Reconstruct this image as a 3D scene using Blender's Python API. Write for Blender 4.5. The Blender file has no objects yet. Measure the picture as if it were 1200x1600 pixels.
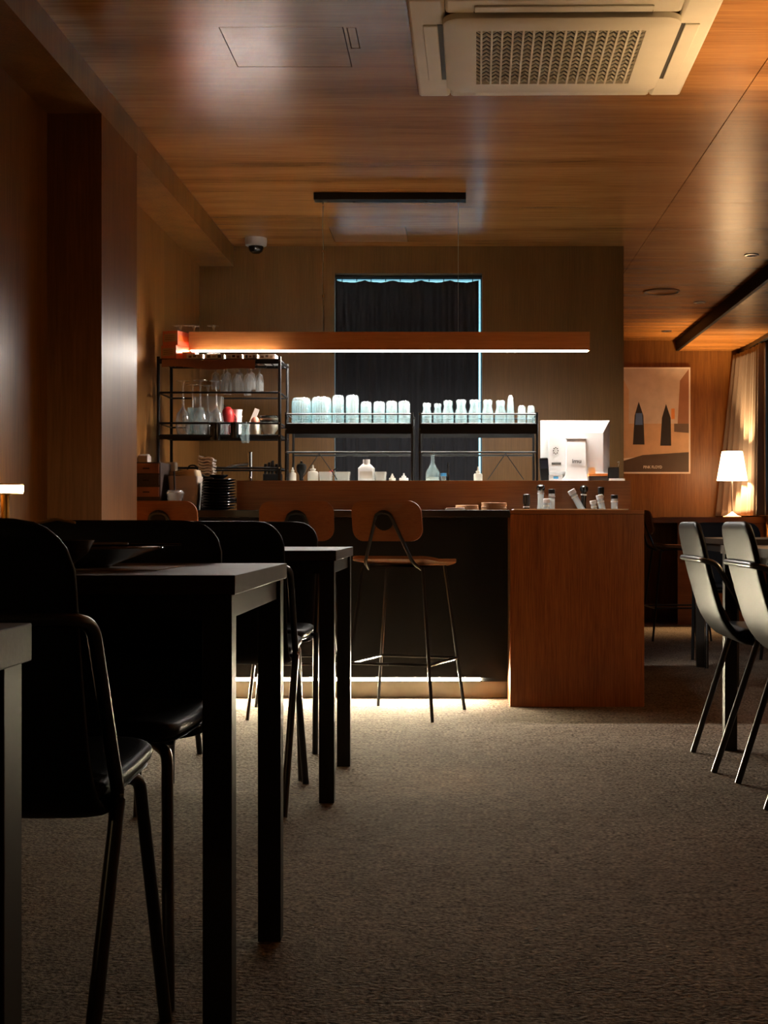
import bpy, bmesh, math, random
from mathutils import Vector, Matrix

random.seed(7)
SC = bpy.context.scene
C = SC.collection
PI = math.pi

# ------------------------------------------------------------------ camera, world, exposure
F, VX, VY, EYE = 2200.0, 712.0, 818.0, 0.82          # focal length in px, vanishing point, eye height
cam = bpy.data.cameras.new('camera')
cam.sensor_fit = 'VERTICAL'; cam.sensor_height = 24.0
cam.lens = 24.0 * F / 1600.0
cam.shift_x = -(VX - 600) / 1600.0
cam.shift_y = (VY - 800) / 1600.0
cam.clip_start = 0.05
camo = bpy.data.objects.new('camera', cam); C.objects.link(camo)
camo.location = (0, 0, EYE); camo.rotation_euler = (PI / 2, 0, 0)
SC.camera = camo

W = bpy.data.worlds.new('dusk_sky'); SC.world = W; W.use_nodes = True
bg = W.node_tree.nodes['Background']
bg.inputs[0].default_value = (0.17, 0.40, 0.48, 1); bg.inputs[1].default_value = 1.5

PENDANT_L, KICK_L, SHADE_L, BULB_L, DISC_L = 64.0, 330.0, 3.2, 1000.0, 12.0

vs = SC.view_settings
vs.view_transform = 'Standard'; vs.look = 'None'; vs.gamma = 1.0; vs.use_curve_mapping = False
vs.exposure = 2.15
cy = SC.cycles
cy.use_denoising = True
try: cy.denoiser = 'OPENIMAGEDENOISE'
except Exception: pass
cy.max_bounces = 10; cy.diffuse_bounces = 5; cy.glossy_bounces = 4; cy.transmission_bounces = 6
cy.transparent_max_bounces = 24
cy.caustics_reflective = False; cy.caustics_refractive = False
cy.sample_clamp_indirect = 6.0
cy.use_light_tree = True

# ------------------------------------------------------------------ materials
def nt(name):
    m = bpy.data.materials.new(name); m.use_nodes = True
    t = m.node_tree; b = t.nodes['Principled BSDF']
    return m, t, b

def plain(name, col, rough=0.5, metal=0.0, spec=0.5, coat=0.0, bump=0.0, bscale=300.0, var=0.12):
    m, t, b = nt(name)
    n = t.nodes.new('ShaderNodeTexNoise'); n.inputs['Scale'].default_value = 9; n.inputs['Detail'].default_value = 4
    tc = t.nodes.new('ShaderNodeTexCoord'); t.links.new(tc.outputs['Object'], n.inputs['Vector'])
    r = t.nodes.new('ShaderNodeValToRGB')
    r.color_ramp.elements[0].position = .3; r.color_ramp.elements[1].position = .7
    r.color_ramp.elements[0].color = [c * (1 - var) for c in col] + [1]
    r.color_ramp.elements[1].color = [min(1, c * (1 + var)) for c in col] + [1]
    t.links.new(n.outputs['Fac'], r.inputs['Fac']); t.links.new(r.outputs['Color'], b.inputs['Base Color'])
    b.inputs['Roughness'].default_value = rough; b.inputs['Metallic'].default_value = metal
    b.inputs['Specular IOR Level'].default_value = spec; b.inputs['Coat Weight'].default_value = coat
    if bump:
        n2 = t.nodes.new('ShaderNodeTexNoise'); n2.inputs['Scale'].default_value = bscale; n2.inputs['Detail'].default_value = 3
        t.links.new(tc.outputs['Object'], n2.inputs['Vector'])
        bp = t.nodes.new('ShaderNodeBump'); bp.inputs['Strength'].default_value = bump; bp.inputs['Distance'].default_value = .002
        t.links.new(n2.outputs['Fac'], bp.inputs['Height']); t.links.new(bp.outputs['Normal'], b.inputs['Normal'])
    return m

def wood(name, dark, light, axis=2, rough=0.35, band=3.0, fine=40.0, bump=0.15, spec=0.5, bands=0.5, lo=.36, hi=.64):
    """veneer whose grain runs along the given axis of the object"""
    m, t, b = nt(name)
    tc = t.nodes.new('ShaderNodeTexCoord')
    def noise(across, along, detail, rgh=.6):
        mp = t.nodes.new('ShaderNodeMapping')
        s = [across] * 3; s[axis] = along
        mp.inputs['Scale'].default_value = s
        n = t.nodes.new('ShaderNodeTexNoise'); n.inputs['Scale'].default_value = 1.0
        n.inputs['Detail'].default_value = detail; n.inputs['Roughness'].default_value = rgh
        t.links.new(tc.outputs['Object'], mp.inputs['Vector']); t.links.new(mp.outputs['Vector'], n.inputs['Vector'])
        return n
    a = noise(band * 2.2, band * .16, 5); f = noise(fine * 3, fine * .1, 3, .7)
    mx = t.nodes.new('ShaderNodeMix'); mx.data_type = 'FLOAT'; mx.inputs[0].default_value = 1 - bands
    t.links.new(a.outputs['Fac'], mx.inputs[2]); t.links.new(f.outputs['Fac'], mx.inputs[3])
    r = t.nodes.new('ShaderNodeValToRGB')
    r.color_ramp.elements[0].position = lo; r.color_ramp.elements[1].position = hi
    r.color_ramp.elements[0].color = list(dark) + [1]; r.color_ramp.elements[1].color = list(light) + [1]
    t.links.new(mx.outputs[0], r.inputs['Fac']); t.links.new(r.outputs['Color'], b.inputs['Base Color'])
    b.inputs['Roughness'].default_value = rough; b.inputs['Specular IOR Level'].default_value = spec
    bp = t.nodes.new('ShaderNodeBump'); bp.inputs['Strength'].default_value = bump; bp.inputs['Distance'].default_value = .002
    t.links.new(f.outputs['Fac'], bp.inputs['Height']); t.links.new(bp.outputs['Normal'], b.inputs['Normal'])
    return m

def emit(name, col, strength):
    m = bpy.data.materials.new(name); m.use_nodes = True; t = m.node_tree
    for n in list(t.nodes): t.nodes.remove(n)
    e = t.nodes.new('ShaderNodeEmission'); o = t.nodes.new('ShaderNodeOutputMaterial')
    e.inputs[0].default_value = list(col) + [1]; e.inputs[1].default_value = strength
    t.links.new(e.outputs[0], o.inputs[0])
    return m

def thin_glass(name, tint=(1, 1, 1), body=0.18, gloss_rough=0.05, edge=0.35):
    m = bpy.data.materials.new(name); m.use_nodes = True; t = m.node_tree
    for n in list(t.nodes): t.nodes.remove(n)
    o = t.nodes.new('ShaderNodeOutputMaterial')
    tr = t.nodes.new('ShaderNodeBsdfTransparent'); tr.inputs[0].default_value = list(tint) + [1]
    gl = t.nodes.new('ShaderNodeBsdfGlossy'); gl.inputs['Roughness'].default_value = gloss_rough
    df = t.nodes.new('ShaderNodeBsdfTranslucent'); df.inputs[0].default_value = [min(1, c * .95) for c in tint] + [1]
    d2 = t.nodes.new('ShaderNodeBsdfDiffuse'); d2.inputs[0].default_value = [min(1, c * .95) for c in tint] + [1]
    ad = t.nodes.new('ShaderNodeMixShader'); ad.inputs[0].default_value = .5
    t.links.new(df.outputs[0], ad.inputs[1]); t.links.new(d2.outputs[0], ad.inputs[2])
    lw = t.nodes.new('ShaderNodeLayerWeight'); lw.inputs['Blend'].default_value = .35
    m1 = t.nodes.new('ShaderNodeMixShader'); m1.inputs[0].default_value = body
    t.links.new(tr.outputs[0], m1.inputs[1]); t.links.new(ad.outputs[0], m1.inputs[2])
    mu = t.nodes.new('ShaderNodeMath'); mu.operation = 'MULTIPLY_ADD'; mu.inputs[1].default_value = edge; mu.inputs[2].default_value = .05
    t.links.new(lw.outputs['Facing'], mu.inputs[0])
    m2 = t.nodes.new('ShaderNodeMixShader'); t.links.new(mu.outputs[0], m2.inputs[0])
    t.links.new(m1.outputs[0], m2.inputs[1]); t.links.new(gl.outputs[0], m2.inputs[2])
    t.links.new(m2.outputs[0], o.inputs[0])
    return m

def cloth(name, col, transl=0.0, rough=.9):
    m, t, b = nt(name)
    tc = t.nodes.new('ShaderNodeTexCoord'); n = t.nodes.new('ShaderNodeTexNoise')
    n.inputs['Scale'].default_value = 500; n.inputs['Detail'].default_value = 2
    t.links.new(tc.outputs['Object'], n.inputs['Vector'])
    r = t.nodes.new('ShaderNodeValToRGB')
    r.color_ramp.elements[0].color = [c * .8 for c in col] + [1]; r.color_ramp.elements[1].color = [min(1, c * 1.15) for c in col] + [1]
    t.links.new(n.outputs['Fac'], r.inputs['Fac']); t.links.new(r.outputs['Color'], b.inputs['Base Color'])
    b.inputs['Roughness'].default_value = rough; b.inputs['Specular IOR Level'].default_value = .15
    b.inputs['Sheen Weight'].default_value = .2
    if transl:
        o = t.nodes['Material Output']; tl = t.nodes.new('ShaderNodeBsdfTranslucent'); ms = t.nodes.new('ShaderNodeMixShader')
        tl.inputs[0].default_value = list(col) + [1]; ms.inputs[0].default_value = transl
        t.links.new(b.outputs[0], ms.inputs[1]); t.links.new(tl.outputs[0], ms.inputs[2]); t.links.new(ms.outputs[0], o.inputs[0])
    return m

def carpet_mat():
    m, t, b = nt('carpet')
    tc = t.nodes.new('ShaderNodeTexCoord')
    def nz(sc, det, stretch=(1, 1, 1)):
        mp = t.nodes.new('ShaderNodeMapping'); mp.inputs['Scale'].default_value = stretch
        n = t.nodes.new('ShaderNodeTexNoise'); n.inputs['Scale'].default_value = sc; n.inputs['Detail'].default_value = det
        t.links.new(tc.outputs['Object'], mp.inputs['Vector']); t.links.new(mp.outputs['Vector'], n.inputs['Vector'])
        return n
    loops = nz(105, 4, (.85, 1, 1)); rows = nz(34, 4, (.55, 1.0, 1)); big = nz(2.2, 3, (.5, 1, 1))
    mx = t.nodes.new('ShaderNodeMix'); mx.data_type = 'FLOAT'; mx.inputs[0].default_value = .28
    t.links.new(loops.outputs['Fac'], mx.inputs[2]); t.links.new(rows.outputs['Fac'], mx.inputs[3])
    r = t.nodes.new('ShaderNodeValToRGB')
    r.color_ramp.elements[0].position = .37; r.color_ramp.elements[1].position = .64
    r.color_ramp.elements[0].color = (.046, .034, .026, 1); r.color_ramp.elements[1].color = (.37, .298, .232, 1)
    t.links.new(mx.outputs[0], r.inputs['Fac'])
    r2 = t.nodes.new('ShaderNodeValToRGB')
    r2.color_ramp.elements[0].position = .35; r2.color_ramp.elements[1].position = .65
    r2.color_ramp.elements[0].color = (.8, .78, .76, 1); r2.color_ramp.elements[1].color = (1, 1, 1, 1)
    t.links.new(big.outputs['Fac'], r2.inputs['Fac'])
    mm = t.nodes.new('ShaderNodeMix'); mm.data_type = 'RGBA'; mm.blend_type = 'MULTIPLY'; mm.inputs[0].default_value = 1
    t.links.new(r.outputs['Color'], mm.inputs[6]); t.links.new(r2.outputs['Color'], mm.inputs[7])
    t.links.new(mm.outputs[2], b.inputs['Base Color'])
    b.inputs['Roughness'].default_value = 1.0; b.inputs['Specular IOR Level'].default_value = .05
    bp = t.nodes.new('ShaderNodeBump'); bp.inputs['Strength'].default_value = 1.0; bp.inputs['Distance'].default_value = .016
    t.links.new(mx.outputs[0], bp.inputs['Height']); t.links.new(bp.outputs['Normal'], b.inputs['Normal'])
    return m

M = {}
M['ceil'] = wood('ceiling_veneer', (.25, .098, .021), (.54, .245, .066), 0, .26, 2.6, 30, .30, .9, .55, .38, .62)
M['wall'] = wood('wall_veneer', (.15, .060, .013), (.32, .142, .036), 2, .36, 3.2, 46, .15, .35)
M['hatch'] = wood('hatch_veneer', (.24, .11, .05), (.52, .26, .11), 0, .33, 2.6, 30, .1, 1.0)
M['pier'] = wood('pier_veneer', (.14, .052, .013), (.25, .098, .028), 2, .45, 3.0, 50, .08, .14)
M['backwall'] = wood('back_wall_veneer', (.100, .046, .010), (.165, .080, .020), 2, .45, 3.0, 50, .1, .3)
M['bar'] = wood('bar_veneer', (.17, .046, .009), (.44, .155, .038), 2, .34, 3.5, 60, .08, .5)
M['barx'] = wood('bar_veneer_level', (.23, .085, .026), (.37, .150, .05), 0, .36, 4.5, 60, .08, .5)
M['lampwood'] = wood('lamp_veneer', (.36, .13, .035), (.52, .21, .06), 0, .4, 5, 60, .05)
M['stool'] = wood('stool_ply', (.24, .075, .02), (.36, .13, .04), 0, .35, 7, 70, .05)
M['edge_ply'] = wood('ply_edge', (.42, .24, .11), (.6, .38, .2), 0, .45, 9, 80, .05)
M['table'] = wood('table_laminate', (.034, .024, .018), (.062, .046, .035), 0, .5, 4, 60, .06, .22)
M['carpet'] = carpet_mat()
M['black'] = plain('black_metal', (.0045, .0045, .005), .42, .0, .35)
M['tube'] = plain('black_tube', (.011, .012, .015), .3, .0, .6)
M['legmetal'] = plain('dark_metal_leg', (.02, .018, .016), .45, 0, .35)
M['leather'] = plain('black_leather', (.0085, .009, .0115), .42, 0, .09, 0, .25, 420)
M['shellback'] = plain('grey_shell', (.055, .052, .048), .45, 0, .5, 0, .1, 300)
M['barblack'] = plain('bar_black', (.005, .005, .0055), .6, 0, .2)
M['bartop'] = plain('bar_top', (.014, .013, .013), .32, 0, .5)
M['shelf_grey'] = plain('shelf_grey', (.26, .25, .235), .5)
M['kick'] = plain('kick_grey', (.34, .315, .26), .6, 0, .3, 0, .2, 60)
M['white'] = plain('white_plastic', (.72, .72, .72), .4, 0, .5, var=.03)
M['acwhite'] = plain('ac_plastic', (.84, .80, .70), .45, 0, .4, var=.03)
M['acgrey'] = plain('ac_dark_grey', (.07, .062, .052), .6)  # even dark grey for filter, gaps, screws and small lettering
M['steel'] = plain('steel', (.55, .55, .55), .28, 1.0)
M['chrome'] = plain('chrome', (.75, .75, .75), .12, 1.0)
M['glass'] = thin_glass('clear_glass', (.88, .98, 1.0), .155)
M['glass_dim'] = thin_glass('stem_glass', (.96, .97, .97), .10, .03, .6)
M['bottle_glass'] = thin_glass('bottle_glass', (.95, 1.0, 1.0), .45, .05, .5)
M['plastic_clear'] = thin_glass('clear_plastic', (.95, .95, .93), .3, .2)
M['pane'] = thin_glass('window_pane', (.92, .97, 1.0), .02, .02, .3)
M['pane_dimmed'] = thin_glass('dimmed_window_pane', (.42, .47, .52), .02, .02, .3)  # darkening put into the glass to hold back daylight
M['curtain_dark'] = cloth('dark_curtain', (.020, .021, .026))
M['curtain'] = cloth('taupe_curtain', (.21, .165, .137), .12)
M['red'] = plain('red_plastic', (.45, .02, .02), .4)
M['orange'] = plain('orange_card', (.75, .25, .05), .6)
M['salmon'] = plain('salmon_card', (.7, .25, .16), .6)
M['brown_card'] = plain('brown_card', (.20, .085, .05), .7)
M['kraft'] = plain('kraft_paper', (.50, .38, .24), .8)
M['beige'] = plain('beige_card', (.48, .40, .35), .7)
M['paper'] = plain('white_paper', (.82, .80, .76), .8, var=.04)
M['food'] = plain('orange_food', (.75, .33, .05), .6, var=.4)
M['cream'] = plain('cream_ceramic', (.72, .68, .56), .35, var=.05)
M['darkcer'] = plain('black_ceramic', (.012, .012, .014), .14, 0, .6)
M['darkbox'] = plain('dark_box', (.03, .016, .011), .5)
M['bottleblack'] = plain('black_bottle', (.012, .012, .012), .15, 0, .6)
M['frost'] = plain('frosted_plastic', (.62, .60, .53), .5)
M['blue'] = plain('blue_plastic', (.05, .25, .5), .4)
M['navy'] = plain('navy_plastic', (.02, .025, .05), .4)
M['coaster'] = wood('coaster_wood', (.45, .25, .12), (.62, .38, .2), 0, .6, 12, 80, .05)
M['facade'] = plain('street_facade', (.32, .42, .52), .9)
M['plate_white'] = plain('poster_border', (.85, .8, .72), .6, var=.02)
M['led_warm'] = emit('led_warm_white', (1.0, .86, .58), KICK_L)
M['led_white'] = emit('led_white', (1.0, .92, .82), PENDANT_L)

# ------------------------------------------------------------------ mesh helpers
class MB:
    def __init__(s): s.v = []; s.f = []
    def box(s, x0, x1, y0, y1, z0, z1):
        b = len(s.v)
        s.v += [(x0, y0, z0), (x1, y0, z0), (x1, y1, z0), (x0, y1, z0), (x0, y0, z1), (x1, y0, z1), (x1, y1, z1), (x0, y1, z1)]
        s.f += [tuple(b + i for i in q) for q in ((0, 3, 2, 1), (4, 5, 6, 7), (0, 1, 5, 4), (1, 2, 6, 5), (2, 3, 7, 6), (3, 0, 4, 7))]
        return s
    def rings(s, rings, caps=(True, True), closed=True):
        b = len(s.v); n = len(rings[0])
        for r in rings: s.v += [tuple(p) for p in r]
        for i in range(len(rings) - 1):
            for j in range(n if closed else n - 1):
                k = (j + 1) % n
                s.f.append((b + i * n + j, b + i * n + k, b + (i + 1) * n + k, b + (i + 1) * n + j))
        if closed and caps[0]: s.f.append(tuple(b + j for j in reversed(range(n))))
        if closed and caps[1]: s.f.append(tuple(b + (len(rings) - 1) * n + j for j in range(n)))
        return s
    def lathe(s, prof, seg=20, c=(0, 0, 0), close=False, axis=None):
        R = []
        for r, z in prof:
            R.append([(c[0] + max(r, 1e-5) * math.cos(2 * PI * k / seg), c[1] + max(r, 1e-5) * math.sin(2 * PI * k / seg), c[2] + z) for k in range(seg)])
        if close: R.append(R[0])
        return s.rings(R, (not close, not close))
    def tube(s, path, r, seg=8, loop=False):
        P = [Vector(p) for p in path]; n = len(P); R = []
        T = []
        for i in range(n):
            if loop: d = P[(i + 1) % n] - P[i - 1]
            else: d = P[min(i + 1, n - 1)] - P[max(i - 1, 0)]
            T.append(d.normalized())
        u = T[0].orthogonal().normalized()
        for i in range(n):
            u = (u - T[i] * u.dot(T[i])).normalized(); w = T[i].cross(u)
            rr = r[i] if isinstance(r, (list, tuple)) else r
            R.append([P[i] + (u * math.cos(2 * PI * k / seg) + w * math.sin(2 * PI * k / seg)) * rr for k in range(seg)])
        if loop: R.append(R[0])
        return s.rings(R, (not loop, not loop))
    def poly(s, pts, d):
        """a prism: polygon pts (3d) pushed along vector d"""
        d = Vector(d); return s.rings([[Vector(p) for p in pts], [Vector(p) + d for p in pts]])
    def slab(s, x0, x1, y0, y1, z0, z1, holes, ax='z'):
        """box with rectangular through-holes; holes are (u0,u1,v0,v1) in the two long axes"""
        if ax == 'z': U, V = (x0, x1), (y0, y1)
        elif ax == 'y': U, V = (x0, x1), (z0, z1)
        else: U, V = (y0, y1), (z0, z1)
        us = sorted(set(list(U) + [min(max(h[i], U[0]), U[1]) for h in holes for i in (0, 1)]))
        ws = sorted(set(list(V) + [min(max(h[i], V[0]), V[1]) for h in holes for i in (2, 3)]))
        for a in range(len(us) - 1):
            run = None
            for b in list(range(len(ws) - 1)) + [None]:
                solid = False
                if b is not None:
                    cu, cv = (us[a] + us[a + 1]) / 2, (ws[b] + ws[b + 1]) / 2
                    solid = not any(h[0] < cu < h[1] and h[2] < cv < h[3] for h in holes)
                if solid: run = (run[0] if run else ws[b], ws[b + 1])
                elif run:
                    if ax == 'z': s.box(us[a], us[a + 1], run[0], run[1], z0, z1)
                    elif ax == 'y': s.box(us[a], us[a + 1], y0, y1, run[0], run[1])
                    else: s.box(x0, x1, us[a], us[a + 1], run[0], run[1])
                    run = None
        return s
    def mesh(s, name, mat, smooth=40, loc=None):
        me = bpy.data.meshes.new(name); me.from_pydata(s.v, [], s.f)
        bm = bmesh.new(); bm.from_mesh(me)
        bmesh.ops.recalc_face_normals(bm, faces=bm.faces); bm.to_mesh(me); bm.free()
        if smooth:
            me.polygons.foreach_set('use_smooth', [True] * len(me.polygons))
            me.set_sharp_from_angle(angle=math.radians(smooth))
        me.materials.append(M[mat] if isinstance(mat, str) else mat)
        return me
    def build(s, name, mat, parent=None, smooth=40, bevel=0.0, loc=None, rot=None, **tags):
        o = bpy.data.objects.new(name, s.mesh(name, mat, smooth)); C.objects.link(o)
        if parent: o.parent = parent
        if loc: o.location = loc
        if rot: o.rotation_euler = rot
        if bevel:
            b = o.modifiers.new('bevel', 'BEVEL'); b.width = bevel; b.segments = 2; b.limit_method = 'ANGLE'; b.angle_limit = math.radians(50)
        for k, v in tags.items(): o[k] = v
        return o

def fillet(path, r, n=5):
    P = [Vector(p) for p in path]; out = [P[0]]
    for i in range(1, len(P) - 1):
        a, b, c = P[i - 1], P[i], P[i + 1]
        d1 = (a - b); d2 = (c - b); k = min(r, d1.length * .45, d2.length * .45)
        p, q = b + d1.normalized() * k, b + d2.normalized() * k
        for j in range(n + 1):
            t = j / n; out.append(p * (1 - t) ** 2 + b * 2 * t * (1 - t) + q * t ** 2)
    return out + [P[-1]]

def rrect(w, h, r, n=4, cx=0, cy=0):
    """outline of a rounded rectangle as 2d points"""
    out = []
    for sx, sy, a0 in ((1, 1, 0), (-1, 1, 90), (-1, -1, 180), (1, -1, 270)):
        for i in range(n + 1):
            a = math.radians(a0 + 90 * i / n)
            out.append((cx + sx * (w / 2 - r) + r * math.cos(a), cy + sy * (h / 2 - r) + r * math.sin(a)))
    return out

def thing(name, label, cat, loc=(0, 0, 0), rz=0.0, group=None):
    o = bpy.data.objects.new(name, None); C.objects.link(o); o.empty_display_size = .05
    o.location = loc; o.rotation_euler = (0, 0, rz); o['label'] = label; o['category'] = cat
    if group: o['group'] = group
    return o

def dup(root, loc, rz, label, group=None):
    r = root.copy(); C.objects.link(r); r.location = loc; r.rotation_euler = (0, 0, rz); r['label'] = label
    if group: r['group'] = group
    for ch in list(root.children):
        c = ch.copy(); C.objects.link(c); c.parent = r
        for g in list(ch.children):
            d = g.copy(); C.objects.link(d); d.parent = c
    return r

def at(px, py, D):
    """point of the room at depth D that the photograph shows at a pixel"""
    return Vector(((px - VX) * D / F, D, EYE + (VY - py) * D / F))
def ax(px, D): return (px - VX) * D / F
def az(py, D): return EYE + (VY - py) * D / F

def text(name, body, size, mat, loc, rot, parent=None, extrude=.0006, bold=0.0, sx=1.0):
    cu = bpy.data.curves.new(name, 'FONT'); cu.body = body; cu.size = size; cu.extrude = extrude; cu.offset = bold
    cu.align_x = 'CENTER'; cu.align_y = 'CENTER'; cu.materials.append(M[mat])
    o = bpy.data.objects.new(name, cu); C.objects.link(o); o.location = loc; o.rotation_euler = rot; o.scale = (sx, 1, 1)
    bpy.context.view_layer.update()
    me = bpy.data.meshes.new_from_object(o.evaluated_get(bpy.context.evaluated_depsgraph_get()))
    bpy.data.objects.remove(o); o = bpy.data.objects.new(name, me); C.objects.link(o)
    o.location = loc; o.rotation_euler = rot; o.scale = (sx, 1, 1)
    if parent: o.parent = parent
    return o

# ------------------------------------------------------------------ the room
CEIL, BACK, FAR, XL, XR = 2.40, 8.02, 12.15, -1.46, 2.50
PX, P0, P1, SOF = -1.265, 5.03, 5.585, 2.285           # pier face, its two depths, beam underside
NEAR = -2.6
ST = dict(kind='structure')
MB().box(XL - .3, XR + .3, NEAR, FAR + .1, -.05, 0).build('floor', 'carpet', **ST)
# ceiling: veneered boards with open joints, two access hatches let in
ceil = bpy.data.objects.new('ceiling', None); C.objects.link(ceil); ceil['kind'] = 'structure'
H1 = (-.752, -.361, 4.485, 4.87); H2 = (-.675, -.27, 7.50, 7.90); H3 = (-.345, -.32, 4.49, 4.68)
g = .0018
MB().slab(PX - .02, 1.06 - g, NEAR, FAR + .02, CEIL, CEIL + .02, [(h[0] - .003, h[1] + .003, h[2] - .003, h[3] + .003) for h in (H1, H2, H3)]).build('ceiling_board', 'ceil', ceil, 0)
sy = [NEAR, 1.5, 4.2, 6.94, 9.66, FAR + .02]
for a, b in zip(sy[:-1], sy[1:]):
    MB().box(1.06 + g, 1.93, a + g, b - g, CEIL, CEIL + .02).build('ceiling_board', 'ceil', ceil, 0)
for h, hm in ((H1, 'ceil'), (H2, 'hatch'), (H3, 'ceil')):
    MB().box(h[0], h[1], h[2], h[3], CEIL + .0005, CEIL + .018).build('access_hatch', hm, ceil, 0)
MB().box(XL - .3, XR + .3, NEAR, FAR + .1, CEIL + .024, CEIL + .06).build('ceiling_backing', 'barblack', ceil, 0)
# lower ceiling along the window wall with a dark board on its edge
MB().box(1.925, XR + .02, NEAR, FAR + .02, 2.31, 2.33).build('lower_ceiling_board', 'ceil', ceil, 0)
MB().box(1.90, 1.925, NEAR, FAR - .005, 2.308, CEIL).build('trim_1', 'barblack', smooth=0, **ST)
# left wall, pier, beam
MB().box(XL - .1, XL, NEAR, BACK + .1, 0, CEIL).build('wall_left', 'wall', smooth=0, **ST)
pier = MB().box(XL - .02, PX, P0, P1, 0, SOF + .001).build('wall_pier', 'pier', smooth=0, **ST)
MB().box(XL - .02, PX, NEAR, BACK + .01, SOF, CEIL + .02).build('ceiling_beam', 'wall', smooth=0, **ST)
# back wall with the window opening
WIN = (-.69, .15, .95, 2.245)
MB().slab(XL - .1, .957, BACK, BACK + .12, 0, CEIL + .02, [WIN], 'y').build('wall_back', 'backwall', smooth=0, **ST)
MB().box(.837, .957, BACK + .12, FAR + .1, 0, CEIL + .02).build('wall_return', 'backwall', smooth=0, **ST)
# wall with the poster, window wall on the right, wall behind the viewer
MB().box(.9, XR + .1, FAR, FAR + .1, 0, CEIL + .02).build('wall_far', 'wall', smooth=0, **ST)
RW = (7.4, 11.35, .95, 2.26)
MB().slab(XR, XR + .12, NEAR, FAR + .1, 0, CEIL, [RW], 'x').build('wall_right', 'wall', smooth=0, **ST)
MB().box(XL - .1, XR + .12, NEAR - .1, NEAR, 0, CEIL + .02).build('wall_rear', 'wall', smooth=0, **ST)

# back window: frame, pane, then the curtain on its rail
w1 = bpy.data.objects.new('window_1', None); C.objects.link(w1); w1['kind'] = 'structure'
f = MB()
f.box(WIN[0], WIN[1], BACK + .075, BACK + .115, WIN[3] - .02, WIN[3]); f.box(WIN[0], WIN[1], BACK + .075, BACK + .115, WIN[2], WIN[2] + .03)
f.box(WIN[0], WIN[0] + .006, BACK + .075, BACK + .115, WIN[2], WIN[3]); f.box(WIN[1] - .006, WIN[1], BACK + .075, BACK + .115, WIN[2], WIN[3])
f.build('window_frame', 'black', w1, 0)
MB().box(WIN[0] + .005, WIN[1] - .005, BACK + .092, BACK + .097, WIN[2] + .02, WIN[3] - .015).build('pane', 'pane', w1, 0)
w2 = bpy.data.objects.new('window_2', None); C.objects.link(w2); w2['kind'] = 'structure'
f = MB()
f.box(XR + .05, XR + .1, RW[0], RW[1], RW[3] - .05, RW[3]); f.box(XR + .05, XR + .1, RW[0], RW[1], RW[2], RW[2] + .05)
for yy in (RW[0], 9.2, RW[1] - .05): f.box(XR + .05, XR + .1, yy, yy + .05, RW[2], RW[3])
f.build('window_frame', 'black', w2, 0)
MB().box(XR + .07, XR + .076, RW[0], 9.2, RW[2], RW[3]).build('pane', 'pane_dimmed', w2, 0)
MB().box(XR + .07, XR + .076, 9.25, RW[1] - .05, RW[2], RW[3]).build('pane', 'pane_dimmed', w2, 0)
dec = MB().lathe([(.0, 0), (.16, 0), (.16, .002), (0, .002)], 24).build('window_lettering', 'barblack', w2, loc=(XR + .066, 10.63, 1.66), rot=(0, PI / 2, 0))
for i, zz in enumerate((1.47, 1.435, 1.40)):
    MB().box(XR + .062, XR + .066, 10.45, 10.76, zz, zz + .018).build('window_lettering', 'barblack', w2, 0)
MB().box(XR + 1.9, XR + 2.1, 2, 20, -3, 6).build('street_facade', 'facade', smooth=0, label='blue-grey building front outside the right-hand window', category='building')

def curtain(name, u0, u1, n, zt, zb, amp, pleats, fn, mat, scallop=0.0, seed=1, rows=24, thick=.004):
    """pleated cloth: fn(u, off) gives the point on the floor plan"""
    rnd = random.Random(seed); ph = [rnd.uniform(-.5, .5) for _ in range(pleats + 2)]
    R = []
    for j in range(rows + 1):
        v = j / rows; row = []
        for i in range(n + 1):
            u = i / n
            k = u * pleats; a = ph[int(k)] * (1 - (k % 1)) + ph[int(k) + 1] * (k % 1)
            off = amp * math.sin(2 * PI * k + a) * (.6 + .4 * v) + amp * .3 * math.sin(2 * PI * k * 2.3 + 1)
            z = zt + (zb - zt) * v - (scallop * abs(math.sin(PI * u * pleats * .5)) * (1 - v) ** 6)
            x, y = fn(u0 + (u1 - u0) * u, off, v)
            row.append((x, y, z))
        R.append(row)
    m = MB(); m.rings(R, closed=False)
    return m
# dark curtain hangs inside the back window's reveal
t = thing('window_curtain', 'dark charcoal curtain drawn across the window behind the bar', 'curtain')
o = curtain('cloth', WIN[0] + .008, WIN[1] - .020, 200, 2.212, .97, .010, 10, lambda u, o, v: (u, BACK + .045 + o), 'curtain_dark', .012, 3).build('cloth', 'curtain_dark', t, 180)
o.modifiers.new('solid', 'SOLIDIFY').thickness = .003
MB().tube([(WIN[0], BACK + .045, 2.232), (WIN[1], BACK + .045, 2.232)], .005).build('curtain_rod', 'black', t)
for i in range(10):
    x = WIN[0] + .04 + i * .083
    MB().tube([(x, BACK + .045, 2.232), (x, BACK + .043, 2.205)], .0022, 6).build('curtain_hook', 'black', t)
# taupe curtain gathered at the corner of the window wall
def rc(u, o, v):
    w = (u - 11.2) / (12.10 - 11.2)
    return (XR - .046 + o - (.05 + .15 * v) * max(0, w) ** 1.5, u)
t = thing('window_curtain', 'taupe curtain gathered in the corner behind the lit table lamp', 'curtain')
o = curtain('cloth', 11.2, 12.10, 220, 2.262, .885, .030, 8, rc, 'curtain', .0, 5, 28).build('cloth', 'curtain', t, 180)
o.modifiers.new('solid', 'SOLIDIFY').thickness = .004
m = MB(); m.box(XR - .065, XR - .030, 8.0, 12.12, 2.275, 2.308); m.build('curtain_rail', 'black', t, 0)

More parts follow.
